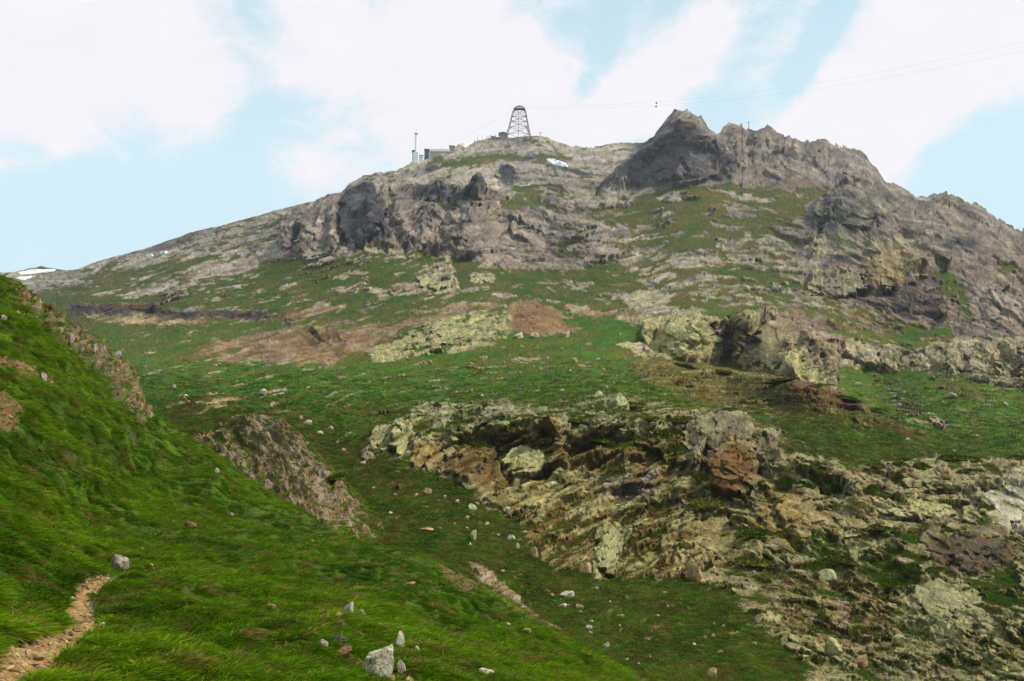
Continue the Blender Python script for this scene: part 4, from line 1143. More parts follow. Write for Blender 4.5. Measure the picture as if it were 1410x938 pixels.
# crags on the lower slope that stand free of the ground
CR = [(548, 632, 46, 50, 'lichen', 'tall pale yellow lichen crag at the left end of the lower cliffs', RH[3]), (522, 628, 28, 34, 'lichen', 'yellowish crag leaning against the tall pale lichen crag', RH[1]),
      (507, 636, 20, 24, 'tan', 'small tan block at the foot of the pale lichen crags', RH[2]), (588, 640, 36, 36, 'rust', 'rust and cream crag right of the tall lichen crag', RH[4]), (625, 636, 36, 26, 'lichen', 'lichen covered slab sloping under the overhang', RH[0]),
      (852, 560, 32, 22, 'lichen', 'pale knobbly rock on the grassy brow above the lower cliffs', RH[1]), (824, 547, 17, 11, 'lichen', 'round pale rock left of the knobbly brow rock', None), (880, 564, 14, 8, 'cream', 'little pale rock right of the knobbly brow rock', None),
      (720, 655, 62, 40, 'lichen', 'bright yellow lichen face under the long overhang', RH[2]), (1018, 676, 74, 66, 'rust', 'huge rusty block jutting from the lower cliffs', RH[0]), (985, 640, 50, 70, 'grey', 'grey streaked buttress above the rusty block', RH[4]), (952, 640, 22, 50, 'lichen', 'narrow lichen pillar left of the grey buttress', RH[3]),
      (832, 788, 30, 62, 'lichen', 'pale leaning rib of rock above the gully grass', RH[1]), (790, 606, 24, 34, 'grey', 'grey prow hanging over the long overhang', RH[2]), (362, 546, 13, 10, 'white', 'whitish rock on the grassy hump above the knoll', None),
      (1285, 666, 70, 20, 'lichen', 'flat lichen ledge on the right hand slabs', RH[4]), (960, 800, 22, 22, 'tan', 'tan block at the foot of the folded rocks', None), (806, 790, 22, 18, 'tan', 'tan rock beside the pale leaning rib', None),
      (1010, 848, 30, 26, 'tan', 'rounded tan rock at the bottom of the folded rocks', RH[2]), (1240, 560, 10, 6, 'white', 'white stone in the right hand meadow scree', None), (1310, 548, 16, 8, 'grey', 'grey stone at the edge of the right hand meadow', None),
      (600, 394, 50, 20, 'lichen', 'yellow lichen outcrop with a dark hollow in the upper meadow', RH[0]), (664, 390, 34, 14, 'lichen', 'small bright yellow outcrop in the upper meadow', RH[3]), (607, 376, 22, 24, 'tan', 'tan outcrop at the foot of the upper cliff', RH[1]),
      (540, 480, 44, 22, 'lichen', 'left tip of the pale outcrop in the middle meadow', RH[2]), (780, 464, 14, 10, 'white', 'white rock below the bare earth cone', None), (735, 466, 14, 8, 'cream', 'cream rock at the lower edge of the bare earth cone', None), (715, 466, 16, 9, 'cream', 'cream rock between the pale outcrop and the earth cone', None)]
def crag(cu, cv, w, hh, cols, label, amp, seed, ang=0.0):
    """a block of bedrock standing out of the slope: closed against the ground all round"""
    n = int(np.clip(max(w, hh) * 1.1, 24, 96))
    a, b = np.meshgrid(np.linspace(-1.25, 1.25, n), np.linspace(-1.25, 1.25, n))
    u_ = cu + a * w / 2; v_ = cv + b * hh / 2
    fi = np.interp(u_, uu, np.arange(len(uu))); i0 = np.clip(fi.astype(int), 0, len(uu) - 2)
    sk = skyv[i0]; fj = np.clip((v_ - sk) / (botv[i0] - sk) * (len(tt) - 1), 0, len(tt) - 1.001); j0 = fj.astype(int)
    fa, fb = (fi - i0)[..., None], (fj - j0)[..., None]
    bi = lambda A: (A[j0, i0] * (1 - fa) + A[j0, i0 + 1] * fa) * (1 - fb) + (A[j0 + 1, i0] * (1 - fa) + A[j0 + 1, i0 + 1] * fa) * fb
    P_ = bi(Pb); s_ = bi(S[..., None])[..., 0]; vw = bi(view); nb_ = bi(Nb)
    h0 = float(np.median(h[np.clip(j0[n // 4:3 * n // 4, n // 4:3 * n // 4], 0, None), i0[n // 4:3 * n // 4, n // 4:3 * n // 4]]))
    ca_, sa_ = math.cos(ang), math.sin(ang)
    x1 = (u_ - cu) * ca_ + (v_ - cv) * sa_; y1 = -(u_ - cu) * sa_ + (v_ - cv) * ca_
    x1 = x1 + 2.0 * fbm(u_ / 12, v_ / 12, seed, 3); y1 = y1 + 1.6 * fbm(u_ / 12, v_ / 12, seed + 5, 3)
    m_ = min(w, hh)
    kx, ky = m_ * .42, m_ * .22
    cb, cj, cx_, cy_ = cells(x1 / kx + seed * 3.7, y1 / ky, seed, True)
    cb2, cj2 = cells(x1 / (kx * .4) + seed, y1 / (ky * .45), seed + 1)
    gx_ = ((cx_ - seed * 3.7) * kx) * ca_ - (cy_ * ky) * sa_; gy_ = ((cx_ - seed * 3.7) * kx) * sa_ + (cy_ * ky) * ca_
    rb = (np.abs(gx_ / (w * .5)) ** 2.4 + np.abs(gy_ / (hh * .5)) ** 2.4) ** (1 / 2.4)      # whole blocks are in or out
    th = np.arctan2(b, a)
    rr = np.maximum(rb, np.hypot(a, b) * (.88 + .22 * fbm(np.cos(th) * 2.2 + seed, np.sin(th) * 2.2, seed, 3) + .10 * cb2))
    lift = amp * (.25 + .75 * (1 - np.clip(rb, 0, 1) ** 2)) * sstep(1.06, .9, rr) - 4 * sstep(.92, 1.06, rr)
    rel = amp * (.40 * cb + .12 * cb2) * sstep(1.1, .85, rr) - 1.5 * (1 - sstep(0, .08, cj)) + .5 * fbm(u_ / 4, v_ / 4, seed + 3, 3) + .25 * amp * -b
    P_ = P_ + (vw + .25 * nb_) * ((h0 * 1.25 + lift + rel) * s_)[..., None]
    mo = sstep(.90, 1.04, rr)[..., None]
    P_ = P_ * (1 - mo) + (bi(Pd) - vw * (4.0 * s_)[..., None]) * mo
    C_ = 0; ws = 0
    for q, (k, x) in enumerate(cols.items()):
        nz = np.clip(.5 + 1.7 * fbm(u_ / 13 + 40 * q + seed, v_ / 11 - 30 * q, 80 + q + seed, 4, .62), .02, 1.4) ** 1.6 * x
        C_ = C_ + nz[..., None] * PAL[k]; ws = ws + nz
    C_ = C_ / ws[..., None]
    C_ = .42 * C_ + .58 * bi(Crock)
    C_ = C_ * (1 - .8 * mo) + .8 * mo * bi(CB)
    C_ = C_ * (1 + .35 * fbm(u_ / 5, v_ / 4, 95 + seed, 3, .6) + .25 * np.clip(cb, -1, 1))[..., None]
    me_ = grid_mesh('rock_outcrop', P_, np.clip(C_, .004, .85), np.ones(a.shape), np.stack([u_ / 100, v_ / 100, a * 0 + seed], -1), s_)
    return tag(link('rock_outcrop', me_, M_mtn), label, 'outcrop')


CRAGS = [(550, 606, 46, 54, dict(yellow=.45, lichen=.45, grey=.1), 'tall pale yellow lichen crag at the left end of the lower cliffs', 11), (524, 607, 26, 44, dict(yellow=.5, lichen=.4, grey=.1), 'yellowish crag leaning against the tall pale lichen crag', 9),
         (507, 625, 22, 26, dict(brown=.4, pale=.6), 'small tan block at the foot of the pale lichen crags', 8), (588, 628, 46, 40, dict(rust=.3, yellow=.5, brown=.2), 'rust and cream crag right of the tall lichen crag', 11), (628, 624, 40, 26, dict(lichen=.6, yellow=.2, grey=.2), 'lichen covered slab sloping under the overhang', 9),
         (720, 638, 62, 40, dict(yellow=.75, lichen=.25), 'bright yellow lichen face under the long overhang', 6), (1008, 652, 84, 66, dict(rust=.45, brown=.3, grey=.15, lichen=.1), 'huge rusty block jutting from the lower cliffs', 17), (1000, 602, 86, 60, dict(grey=.45, lichen=.3, brown=.15, dark=.1), 'grey streaked buttress above the rusty block', 15), (955, 612, 28, 56, dict(lichen=.5, grey=.3, brown=.2), 'narrow lichen pillar left of the grey buttress', 11),
         (836, 758, 34, 76, dict(lichen=.55, yellow=.35, grey=.1), 'pale leaning rib of rock above the gully grass', 10), (774, 594, 30, 40, dict(grey=.6, lichen=.3, rust=.1), 'grey prow hanging over the long overhang', 11), (1300, 666, 130, 30, dict(yellow=.5, lichen=.2, grey=.2, brown=.1), 'long lichen ledge on the right hand slabs', 9),
         (598, 390, 56, 24, dict(yellow=.6, lichen=.2, dark=.2), 'yellow lichen outcrop with a dark hollow in the upper meadow', 7), (665, 384, 36, 14, dict(yellow=.9, pale=.1), 'small bright yellow outcrop in the upper meadow', 5), (606, 368, 22, 22, dict(yellow=.5, scree=.5), 'tan outcrop at the foot of the upper cliff', 6),
         (530, 484, 54, 20, dict(yellow=.6, pale=.2, lichen=.2), 'left tip of the pale outcrop in the middle meadow', 5), (610, 462, 70, 26, dict(yellow=.6, grey=.2, lichen=.2), 'broad middle slab of the pale outcrop in the middle meadow', 6), (600, 566, 70, 22, dict(lichen=.6, grey=.4), 'low grey green crag on the cliff brow', 7), (690, 567, 60, 20, dict(lichen=.5, grey=.4, pale=.1), 'pale broken crag in the middle of the cliff brow', 7),
         (1380, 700, 76, 66, dict(white=.25, pale=.25, yellow=.5), 'smooth whitish slab at the right end of the lichen slabs', 4), (1262, 702, 120, 26, dict(yellow=.95, pale=.05), 'flat bright yellow slab among the lichen rocks', 7), (950, 466, 70, 56, dict(yellow=.85, lichen=.15), 'big pale yellow crag above the middle ridge', 5), (1085, 478, 90, 80, dict(grey=.35, brown=.2, dark=.1, yellow=.35), 'brownish ribbed crag beside the big pale yellow crag', 5),
         (940, 228, 96, 54, dict(dark=.7, grey=.3), 'dark front buttress of the rocky peak', 8), (498, 300, 60, 78, dict(dark=.8, grey=.2), 'dark blue grey buttress in the upper cliff band', 8), (698, 245, 36, 26, dict(dark=.85, grey=.15), 'dark isolated bluff below the lattice tower', 6), (1150, 395, 84, 36, dict(grey=.55, yellow=.35, dark=.1), 'bulging grey and yellow nose under the right hand bluff', 10), (1232, 372, 84, 44, dict(rust=.35, yellow=.4, grey=.25), 'ochre stained overhang of the right hand bluff', 10),
         (1175, 292, 110, 56, dict(dark=.45, grey=.4, yellow=.15), 'dark upper shoulder of the right hand bluff', 9), (1330, 745, 120, 56, dict(dark=.35, brown=.4, grey=.25), 'dark stained face below the whitish slab', 8), (980, 745, 110, 70, dict(yellow=.6, brown=.4), 'folded yellow strata below the rusty block', 8), (1110, 708, 70, 70, dict(rust=.35, yellow=.4, brown=.25), 'ochre stained crag right of the rusty block', 9), (1300, 835, 90, 76, dict(lichen=.4, yellow=.3, grey=.3), 'pale green lichen crag low on the right slope', 7),
         (1160, 720, 90, 44, dict(yellow=.5, brown=.3, grey=.2), 'layered yellow crag over a shadowed recess', 9), (655, 312, 84, 80, dict(grey=.75, pale=.25), 'pale pyramid shaped buttress of the upper cliff band', 9), (436, 315, 52, 56, dict(grey=.8, pale=.2), 'smooth grey rib at the left end of the upper cliff band', 6)]
for k, (u, v, w, hh, cc, lb, amp) in enumerate(CRAGS):
    crag(u, v, w, hh, cc, lb, amp, 11 + k, R(-24) if u < 900 and v > 540 else (R(17) if v > 540 else (R(-12) if u < 700 else R(15))))
for (u, v, w, hh, mt, lb, ms) in CR:
    if w <= 34 and ms is None or lb.startswith('pale knobbly'):
        put_rock('rock', at_b, u, v, w, hh, mt, lb, mesh=ms, sink=.35, depth=1.0, lean=r_.uniform(-.2, .2))
# stones strewn over the gully
GULLY = [(783, 823, 24, 10, 'white'), (797, 838, 13, 7, 'tan'), (775, 836, 14, 6, 'cream'), (702, 744, 14, 7, 'white'), (712, 756, 7, 9, 'white'), (653, 744, 11, 17, 'lichen'), (586, 731, 22, 5, 'tan'), (650, 702, 13, 9, 'cream'), (656, 696, 9, 5, 'tan'), (588, 680, 14, 9, 'tan'),
         (630, 694, 8, 6, 'cream'), (612, 686, 6, 5, 'white'), (670, 724, 8, 6, 'white'), (573, 684, 6, 5, 'white'), (642, 716, 8, 7, 'tan'), (697, 706, 10, 6, 'cream'), (810, 866, 12, 5, 'white'), (834, 892, 12, 7, 'grey'), (862, 910, 8, 5, 'tan'), (880, 918, 7, 5, 'tan'),
         (760, 822, 8, 5, 'tan'), (736, 768, 14, 14, 'tan'), (752, 816, 10, 5, 'brown'), (970, 880, 7, 5, 'tan'), (905, 850, 8, 4, 'tan'), (855, 850, 14, 4, 'tan'), (1140, 800, 30, 18, 'lichen'), (980, 932, 20, 14, 'tan'), (1150, 905, 26, 22, 'lichen'), (1190, 918, 20, 18, 'tan'), (1240, 890, 22, 16, 'lichen'), (440, 598, 10, 6, 'cream'), (455, 592, 8, 6, 'cream'), (425, 586, 14, 8, 'cream'), (412, 578, 10, 7, 'tan'), (500, 640, 10, 6, 'white'), (473, 622, 8, 5, 'tan')]
for k in range(38):
    u = r_.uniform(470, 1060); lo = np.interp(u, [470, 560, 640, 760, 900, 1060], [610, 670, 700, 780, 810, 880]); hi = min(float(np.interp(u, [p[0] for p in SIL_N], [p[1] for p in SIL_N])) - 8, 936)
    if hi > lo: GULLY.append((u, r_.uniform(lo, hi), r_.uniform(4, 8), r_.uniform(2.5, 4.5), r_.choice(['cream', 'tan', 'tan', 'tan', 'brown', 'lichen'])))
for (u, v, w, hh, mt) in GULLY:
    put_rock('rock', at_b, u, v, w, hh, mt, dict(white='white stone lying on the gully grass below the cliffs', tan='tan stone lying on the gully grass below the cliffs', cream='cream stone lying on the gully grass below the cliffs', brown='brown stone lying on the gully grass below the cliffs',
             lichen='lichen yellow rock lying in the gully below the cliffs', grey='grey stone lying on the gully grass below the cliffs')[mt].replace(' lying', ' lying flat' if w > 2.1 * hh else (' standing upright' if hh > w else ' lying')).replace('below the cliffs', 'beside the brown knoll' if u < 570 else ('under the long overhang' if u < 720 else ('below the folded strata' if u < 930 else 'at the foot of the lichen slabs'))), 'stones strewn over the gully grass', sink=.35)

for k in range(44):
    if k < 30: u, v = r_.uniform(210, 900), r_.uniform(495, 552); nm = 'pale stone lying in the middle meadow above the lower cliffs'
    else: u, v = r_.uniform(1180, 1400), r_.uniform(535, 612); nm = 'pale stone lying in the right hand meadow below the ribbed crags'
    w = r_.uniform(3.5, 8)
    mt = r_.choice(['cream', 'lichen', 'grey', 'tan']); hr = r_.uniform(.35, .7)
    nm = nm.replace('pale stone', ('small ' if w < 5.5 else 'larger ') + ('flat ' if hr < .5 else 'rounded ') + dict(lichen='yellowish').get(mt, mt) + ' stone')
    put_rock('rock', at_b, u, v, w, w * hr, mt, nm, 'stones in the middle meadow' if k < 30 else 'stones in the right hand meadow', sink=.35)

# ------------------------------------------------------------------ low shrubs
def shrub_meshes(seed):
    r = np.random.default_rng(seed)
    vs, fs = [], []
    n = 900
    for k in range(n):
        a = r.uniform(0, 2 * np.pi); q = math.sqrt(r.random()) * (1 + .14 * math.sin(3 * a + seed) + .1 * math.sin(5 * a + 2 * seed))
        top = .52 * math.sqrt(max(0, 1 - min(q, 1) ** 2.2)) * (1 + .25 * math.sin(4 * q * math.cos(a) + seed) * math.cos(3 * q * math.sin(a)))
        c = np.array([q * math.cos(a), q * math.sin(a), top * r.uniform(.55, 1.06)])
        d = r.normal(size=3) * .6 + c * np.array([.8, .8, 1.6]) + [0, 0, .3]; d /= np.linalg.norm(d)
        t = np.cross(d, r.normal(size=3)); t /= np.linalg.norm(t) + 1e-9
        L_, W_ = r.uniform(.09, .2), r.uniform(.025, .05)
        b = len(vs)
        vs += [c - t * W_ * .4, c + d * L_ * .5 - t * W_, c + d * L_, c + d * L_ * .5 + t * W_, c + t * W_ * .4]
        fs += [(b, b + 1, b + 3, b + 4), (b + 1, b + 2, b + 3)]
    # dense heart of twigs
    b = len(vs)
    for i in range(5):
        for j in range(12):
            a = j / 12 * 2 * np.pi; q = (i + 1) / 5 * .9
            vs.append(np.array([q * math.cos(a), q * math.sin(a), .40 * math.sqrt(max(0, 1 - (q / .95) ** 2)) - (.1 if i == 4 else 0)]))
    vs.append(np.array([0, 0, .42])); c0 = len(vs) - 1
    for j in range(12):
        fs.append((c0, b + j, b + (j + 1) % 12))
        for i in range(4):
            p = b + i * 12
            fs.append((p + j, p + 12 + j, p + 12 + (j + 1) % 12, p + (j + 1) % 12))
    fol = pydata('shrub_foliage', vs, fs)
    sv, sf = [], []
    for k in range(7):
        a = r.uniform(0, 2 * np.pi); e = np.array([math.cos(a) * .8, math.sin(a) * .8, .22]); o = np.array([0, 0, -.1])
        t = np.array([-math.sin(a), math.cos(a), 0]) * .03; up = np.array([0, 0, .03])
        b = len(sv)
        sv += [o + t, o + up, o - t, e + t * .3, e + up * .3, e - t * .3]
        sf += [(b, b + 1, b + 4, b + 3), (b + 1, b + 2, b + 5, b + 4), (b + 2, b, b + 3, b + 5)]
    return fol, pydata('shrub_stem', sv, sf)


SHV = [shrub_meshes(k) for k in (1, 2, 3, 4)]
M_shr = [plain_mat('juniper_green', lin((84, 94, 22), K), .5, 2.5), plain_mat('bilberry_green', lin((112, 108, 34), K), .5, 2.5)]
M_stem = plain_mat('shrub_twig', lin((92, 72, 50), K), .3)
SHR = [(970, 697, 44, 16), (1045, 735, 50, 18), (1102, 746, 30, 18), (1038, 772, 44, 18), (1120, 776, 34, 18), (1312, 731, 32, 13), (1267, 729, 30, 10), (1218, 727, 36, 11), (1256, 785, 24, 18), (1357, 697, 18, 18), (1269, 642, 24, 16), (1320, 630, 50, 13), (1207, 643, 26, 11), (1237, 645, 20, 11), (1245, 632, 30, 9),
       (1365, 838, 26, 24), (1199, 676, 22, 18), (1083, 664, 22, 24), (966, 658, 20, 24), (1402, 632, 26, 15), (1165, 549, 40, 11), (1124, 534, 40, 8), (1075, 524, 40, 7), (989, 511, 34, 7), (944, 503, 28, 6), (1205, 565, 26, 9), (620, 612, 34, 12), (663, 607, 30, 16), (687, 611, 16, 14), (819, 600, 48, 16), (741, 578, 34, 9), (790, 578, 34, 8),
       (922, 597, 40, 24), (939, 578, 44, 14), (602, 559, 9, 11), (672, 558, 16, 9), (851, 648, 22, 8), (464, 660, 28, 12), (932, 625, 22, 22), (870, 556, 34, 13), (760, 580, 26, 9), (1000, 566, 26, 7), (1180, 800, 40, 16), (1230, 805, 32, 14), (1160, 770, 36, 13), (900, 578, 30, 10), (1335, 652, 30, 8), (1290, 790, 26, 10), (1390, 745, 22, 13)]
for k, (u, v, w, hh) in enumerate(SHR):
    wh = at_m if 455 < u < 475 else at_b
    P_, N_, s, _ = wh(u, v + hh * .35)
    e = empty('dwarf_shrub', P_ - Vector((0, 0, .1 * hh * s)))
    e.rotation_euler = (0, r_.uniform(-.15, .25), r_.uniform(-.4, .4))
    e.scale = (w * s * .6, w * s * .5, hh * s * 1.05)
    fo, stm = SHV[k % 4]
    f = bpy.data.objects.new('foliage', fo); col.objects.link(f); f.parent = e
    if len(fo.materials) == 0: fo.materials.append(None)
    f.material_slots[0].link = 'OBJECT'; f.material_slots[0].material = M_shr[k % 3 == 0]
    link('stem', stm, M_stem, e)
    if wh is at_m: lb, gp = 'dark green cushion shrub on the edge of the brown knoll', None
    elif v < 570 and u > 930: lb, gp = 'dark low shrub on the narrow ridge above the right hand meadow', 'shrubs on the narrow ridge'
    elif v < 625 and u < 960: lb, gp = ('broad ' if w > 32 else 'small ') + ('olive' if k % 3 == 0 else 'dark green') + ' shrub capping the ' + ('lower cliffs close to the tall lichen crags' if u < 700 else ('overhanging lower cliffs beside the grey prow' if u < 860 else 'lower cliffs beside the narrow lichen pillar')), 'shrubs capping the lower cliffs'
    else: lb, gp = 'dark green cushion shrub growing ' + ('beside the huge rusty block' if u < 1000 and v < 720 else ('on the folded yellow strata' if u < 1060 else ('by the ochre stained crag' if u < 1130 else ('on the long lichen ledge' if v < 665 else ('on the flat bright yellow slab' if v < 735 else 'low among the lichen rocks'))))), 'shrubs among the lichen rocks'
    tag(e, lb, 'shrub', gp)

# ------------------------------------------------------------------ masses: grass, rubble, path gravel
def scatter_tree(name, variants):
    ng = bpy.data.node_groups.new(name, 'GeometryNodeTree')
    ng.interface.new_socket('Geometry', in_out='INPUT', socket_type='NodeSocketGeometry')
    ng.interface.new_socket('Geometry', in_out='OUTPUT', socket_type='NodeSocketGeometry')
    N, L = ng.nodes.new, ng.links.new
    gi, go = N('NodeGroupInput'), N('NodeGroupOutput')
    jn = N('GeometryNodeJoinGeometry')
    for v in variants:
        oi = N('GeometryNodeObjectInfo'); oi.inputs['Object'].default_value = v; oi.inputs['As Instance'].default_value = True
        L(oi.outputs['Geometry'], jn.inputs[0])
    ip = N('GeometryNodeInstanceOnPoints')
    ip.inputs['Pick Instance'].default_value = True

    def attr(nm, ty):
        a = N('GeometryNodeInputNamedAttribute'); a.data_type = ty; a.inputs['Name'].default_value = nm
        return next(s for s in a.outputs if s.enabled and s.name == 'Attribute')
    L(gi.outputs[0], ip.inputs['Points']); L(jn.outputs[0], ip.inputs['Instance'])
    L(attr('idx', 'INT'), ip.inputs['Instance Index']); L(attr('rot', 'FLOAT_VECTOR'), ip.inputs['Rotation']); L(attr('scl', 'FLOAT_VECTOR'), ip.inputs['Scale'])
    L(ip.outputs[0], go.inputs[0])
    return ng


def mass(name, pos, xax, zax, scl, tint, idx, variants, label):
    n = len(pos)
    z = zax / (np.linalg.norm(zax, axis=1, keepdims=True) + 1e-9)
    x = xax - (xax * z).sum(1, keepdims=True) * z
    x /= np.linalg.norm(x, axis=1, keepdims=True) + 1e-9
    y = np.cross(z, x)
    ry = np.arcsin(np.clip(-x[:, 2], -1, 1)); rx = np.arctan2(y[:, 2], z[:, 2]); rz = np.arctan2(x[:, 1], x[:, 0])
    me_ = bpy.data.meshes.new(name)
    me_.vertices.add(n)
    me_.vertices.foreach_set('co', np.ascontiguousarray(pos, F32).ravel())
    for nm, ty, arr in (('rot', 'FLOAT_VECTOR', np.stack([rx, ry, rz], 1)), ('scl', 'FLOAT_VECTOR', scl)):
        a = me_.attributes.new(nm, ty, 'POINT'); a.data.foreach_set('vector', np.ascontiguousarray(arr, F32).ravel())
    a = me_.attributes.new('tint', 'FLOAT_COLOR', 'POINT')
    a.data.foreach_set('color', np.c_[tint, np.ones(n)].astype(F32).ravel())
    a = me_.attributes.new('idx', 'INT', 'POINT'); a.data.foreach_set('value', idx.astype(np.int32))
    me_.update()
    o = bpy.data.objects.new(name, me_)
    col.objects.link(o)
    md = o.modifiers.new('scatter', 'NODES')
    md.node_group = scatter_tree(name, variants)
    o['kind'] = 'stuff'; o['label'] = label
    return o


def tuft(seed, blades, spread, lean, wdt):
    r = np.random.default_rng(seed)
    vs, fs = [], []
    for k in range(blades):
        a = r.uniform(0, 2 * np.pi); q = math.sqrt(r.random()) * spread
        p = np.array([q * math.cos(a), q * math.sin(a), -.06])
        ln = r.uniform(.55, 1.0)
        d = np.array([math.cos(a) * .35 + lean + r.normal() * .22, math.sin(a) * .35 + r.normal() * .25, 1.0]); d /= np.linalg.norm(d)
        bend = np.array([lean * .9 + math.cos(a) * .25, math.sin(a) * .3, -.42])
        t = np.cross(d, [0, 0, 1.0]) + r.normal(size=3) * .4; t /= np.linalg.norm(t) + 1e-9
        b = len(vs)
        for m, wd in ((0, 1.0), (.4, .9), (.75, .6)):
            c = p + d * ln * m + bend * ln * m * m
            vs += [c - t * wdt * wd, c + t * wdt * wd]
        vs.append(p + d * ln + bend * ln)
        fs += [(b, b + 1, b + 3, b + 2), (b + 2, b + 3, b + 5, b + 4), (b + 4, b + 5, b + 6)]
    return pydata('tuft', vs, fs, True)


M_blade = inst_mat('grass_blade', .12, 2.0, .75, .3)
M_rub = inst_mat('rubble_stone', .35, 2.2, .92)


def src(me_, mat):
    if len(me_.materials) == 0: me_.materials.append(mat)
    return bpy.data.objects.new(me_.name, me_)


TUFT_N = [src(tuft(200 + k, 15, .5, .35, .036), M_blade) for k in range(5)]
TUFT_F = [src(tuft(300 + k, 16, .6, .25, .04), M_blade) for k in range(4)]
RUBV = [src(rock_mesh('rubble_piece', 140 + k, 2, 8, .12), M_rub) for k in range(8)]


def pick(mask, n):
    """n random grid nodes, chance in proportion to mask"""
    w = mask.ravel().astype(np.float64); w /= w.sum()
    c = np.cumsum(w)
    return np.searchsorted(c, rng.random(n) * c[-1]).clip(0, len(w) - 1)


def jitter(P, k, idx, nr, nc):
    """a point inside the grid cell of node idx"""
    j, i = np.divmod(idx, nc)
    j1 = np.clip(j + 1, 0, nr - 1); i1 = np.clip(i + 1, 0, nc - 1)
    a, b = rng.random((len(idx), 1)), rng.random((len(idx), 1))
    return P[j, i] * (1 - a) * (1 - b) + P[j, i1] * a * (1 - b) + P[j1, i] * (1 - a) * b + P[j1, i1] * a * b


# near grass: even on the picture, so dense close by
cellw = np.gradient(UN, axis=1) * np.gradient(VN, axis=0)
mk = np.abs(cellw) * (1 - sstep(.02, .25, pmask)) * (1 - .8 * rimc[..., 0]) * (1 - .93 * bareN) * (VN < 1010) * (UN > -60)
mk = mk * np.clip(1.0 - 1.0 * bn[..., 0], .03, 1)
near_boost = 1 + 1.0 * sstep(22, 9, DNN)
idx = pick(mk * near_boost, 420000)
ps = jitter(PNd, 0, idx, *UN.shape)
# grass grows in clumps with thin gaps between them
cs = np.interp(DNN.ravel()[idx], [8, 20, 60], [.30, .45, .85])
lev_ = np.where(cs < .36, .30, np.where(cs < .55, .45, .75))
wxp = ps[:, 0] + .12 * fbm(ps[:, 0] / .4, ps[:, 1] / .4, 431, 2); wyp = ps[:, 1] + .12 * fbm(ps[:, 0] / .4, ps[:, 1] / .4, 433, 2)
ch, ce = cells(wxp / lev_, wyp / (lev_ * 1.9), 435)
keep = rng.random(len(idx)) < (.42 + .7 * sstep(.04, .34, ce))
idx, ps, ch, ce = idx[keep], ps[keep], ch[keep], ce[keep]
dd = DNN.ravel()[idx]; nn = NN.reshape(-1, 3)[idx]
px, py = ps[:, 0], ps[:, 1]
t1 = np.clip(.5 + 1.35 * fbm(px / 1.7, py / 2.6, 401, 4, .62), 0, 1)
t2 = np.clip(.42 + 1.4 * fbm(px / 6, py / 8, 405, 3) + .35 * sstep(16, 9, dd), 0, 1)
t3 = sstep(.18, .42, fbm(px / .7, py / 1.0, 409, 3))
bright, mid, deep_, strawc = lin((126, 158, 16), K), lin((82, 120, 8), K), lin((48, 80, 5), K), lin((150, 118, 62), K)
gcol = deep_ * (1 - t1[:, None]) + mid * t1[:, None]
gcol = gcol * (1 - .6 * t2[:, None]) + bright * .6 * t2[:, None]
gcol = gcol * (1 - .5 * t3[:, None]) + strawc * .5 * t3[:, None]
gcol *= (1 + .38 * np.clip(ch, -.7, .7))[:, None]
straw = (rng.random(len(idx)) < .07)[:, None]
gcol = np.where(straw, strawc * 1.1, gcol)
gcol *= rng.uniform(.75, 1.25, (len(idx), 1))
nearp = pmask.ravel()[idx]
size = np.clip(rng.lognormal(-2.95, .38, len(idx)), .022, .13) * (.55 + .8 * sstep(.02, .5, ce) + .5 * t2 + .3 * ch) * np.interp(dd, [7, 20, 60], [.95, 1.3, 2.3]) * (1 - .5 * sstep(0, .02, nearp))
ax = np.stack([np.full(len(idx), 1.0), rng.normal(size=len(idx)) * .75, np.zeros(len(idx))], 1)
ax[:, 0] += rng.normal(size=len(idx)) * .4
zz = nn * .55 + np.array([0, 0, .45]) + rng.normal(size=nn.shape) * .12
mass('grass', ps, ax, zz, np.stack([size * 1.1, size * 1.1, size * rng.uniform(.75, 1.25, len(idx))], 1), gcol, rng.integers(0, 5, len(idx)), TUFT_N, 'short green grass covering the near hillside')

# tussocks on the gully and the knoll and the nearer meadow
cw = np.abs(np.gradient(U, axis=1) * np.gradient(V, axis=0))
fk = cw * (1 - RM) * sstep(np.log(330), np.log(150), LD) * (U > 180) * (U < 1440)
idx = pick(fk, 70000)
ps = jitter(Pd, 0, idx, *U.shape)
cl_ = CB.reshape(-1, 3)[idx]
dd = D.ravel()[idx]
t1 = np.clip(.5 + 1.4 * fbm(ps[:, 0] / 4, ps[:, 1] / 8, 421, 4), 0, 1)[:, None]
cl_ = cl_ * (.75 + .6 * t1) * rng.uniform(.8, 1.25, (len(idx), 1))
size = dd * rng.uniform(.0022, .0042, len(idx))
nn = Nb.reshape(-1, 3)[idx]
zz = nn * .5 + np.array([0, 0, .5]) + rng.normal(size=nn.shape) * .15
ax = rng.normal(size=(len(idx), 3)); ax[:, 0] += .8
mass('grass_tussocks', ps, ax, zz, np.stack([size * 1.5, size * 1.5, size], 1), cl_, rng.integers(0, 4, len(idx)), TUFT_F, 'tussocky grass on the gully and lower meadow')

idx = pick((1 - .85 * RMM) * np.ones(UM.shape), 5000)
ps = jitter(PMd, 0, idx, *UM.shape)
size = DMM.ravel()[idx] * rng.uniform(.0022, .0045, len(idx))
zz = NM.reshape(-1, 3)[idx] * .4 + np.array([0, 0, .6]) + rng.normal(size=(len(idx), 3)) * .15
mass('knoll_grass', ps, rng.normal(size=(len(idx), 3)), zz, np.stack([size * 1.4, size * 1.4, size], 1), gc.reshape(-1, 3)[idx] * rng.uniform(.7, 1.3, (len(idx), 1)), rng.integers(0, 4, len(idx)), TUFT_F, 'dry grass tussocks on the brown knoll')

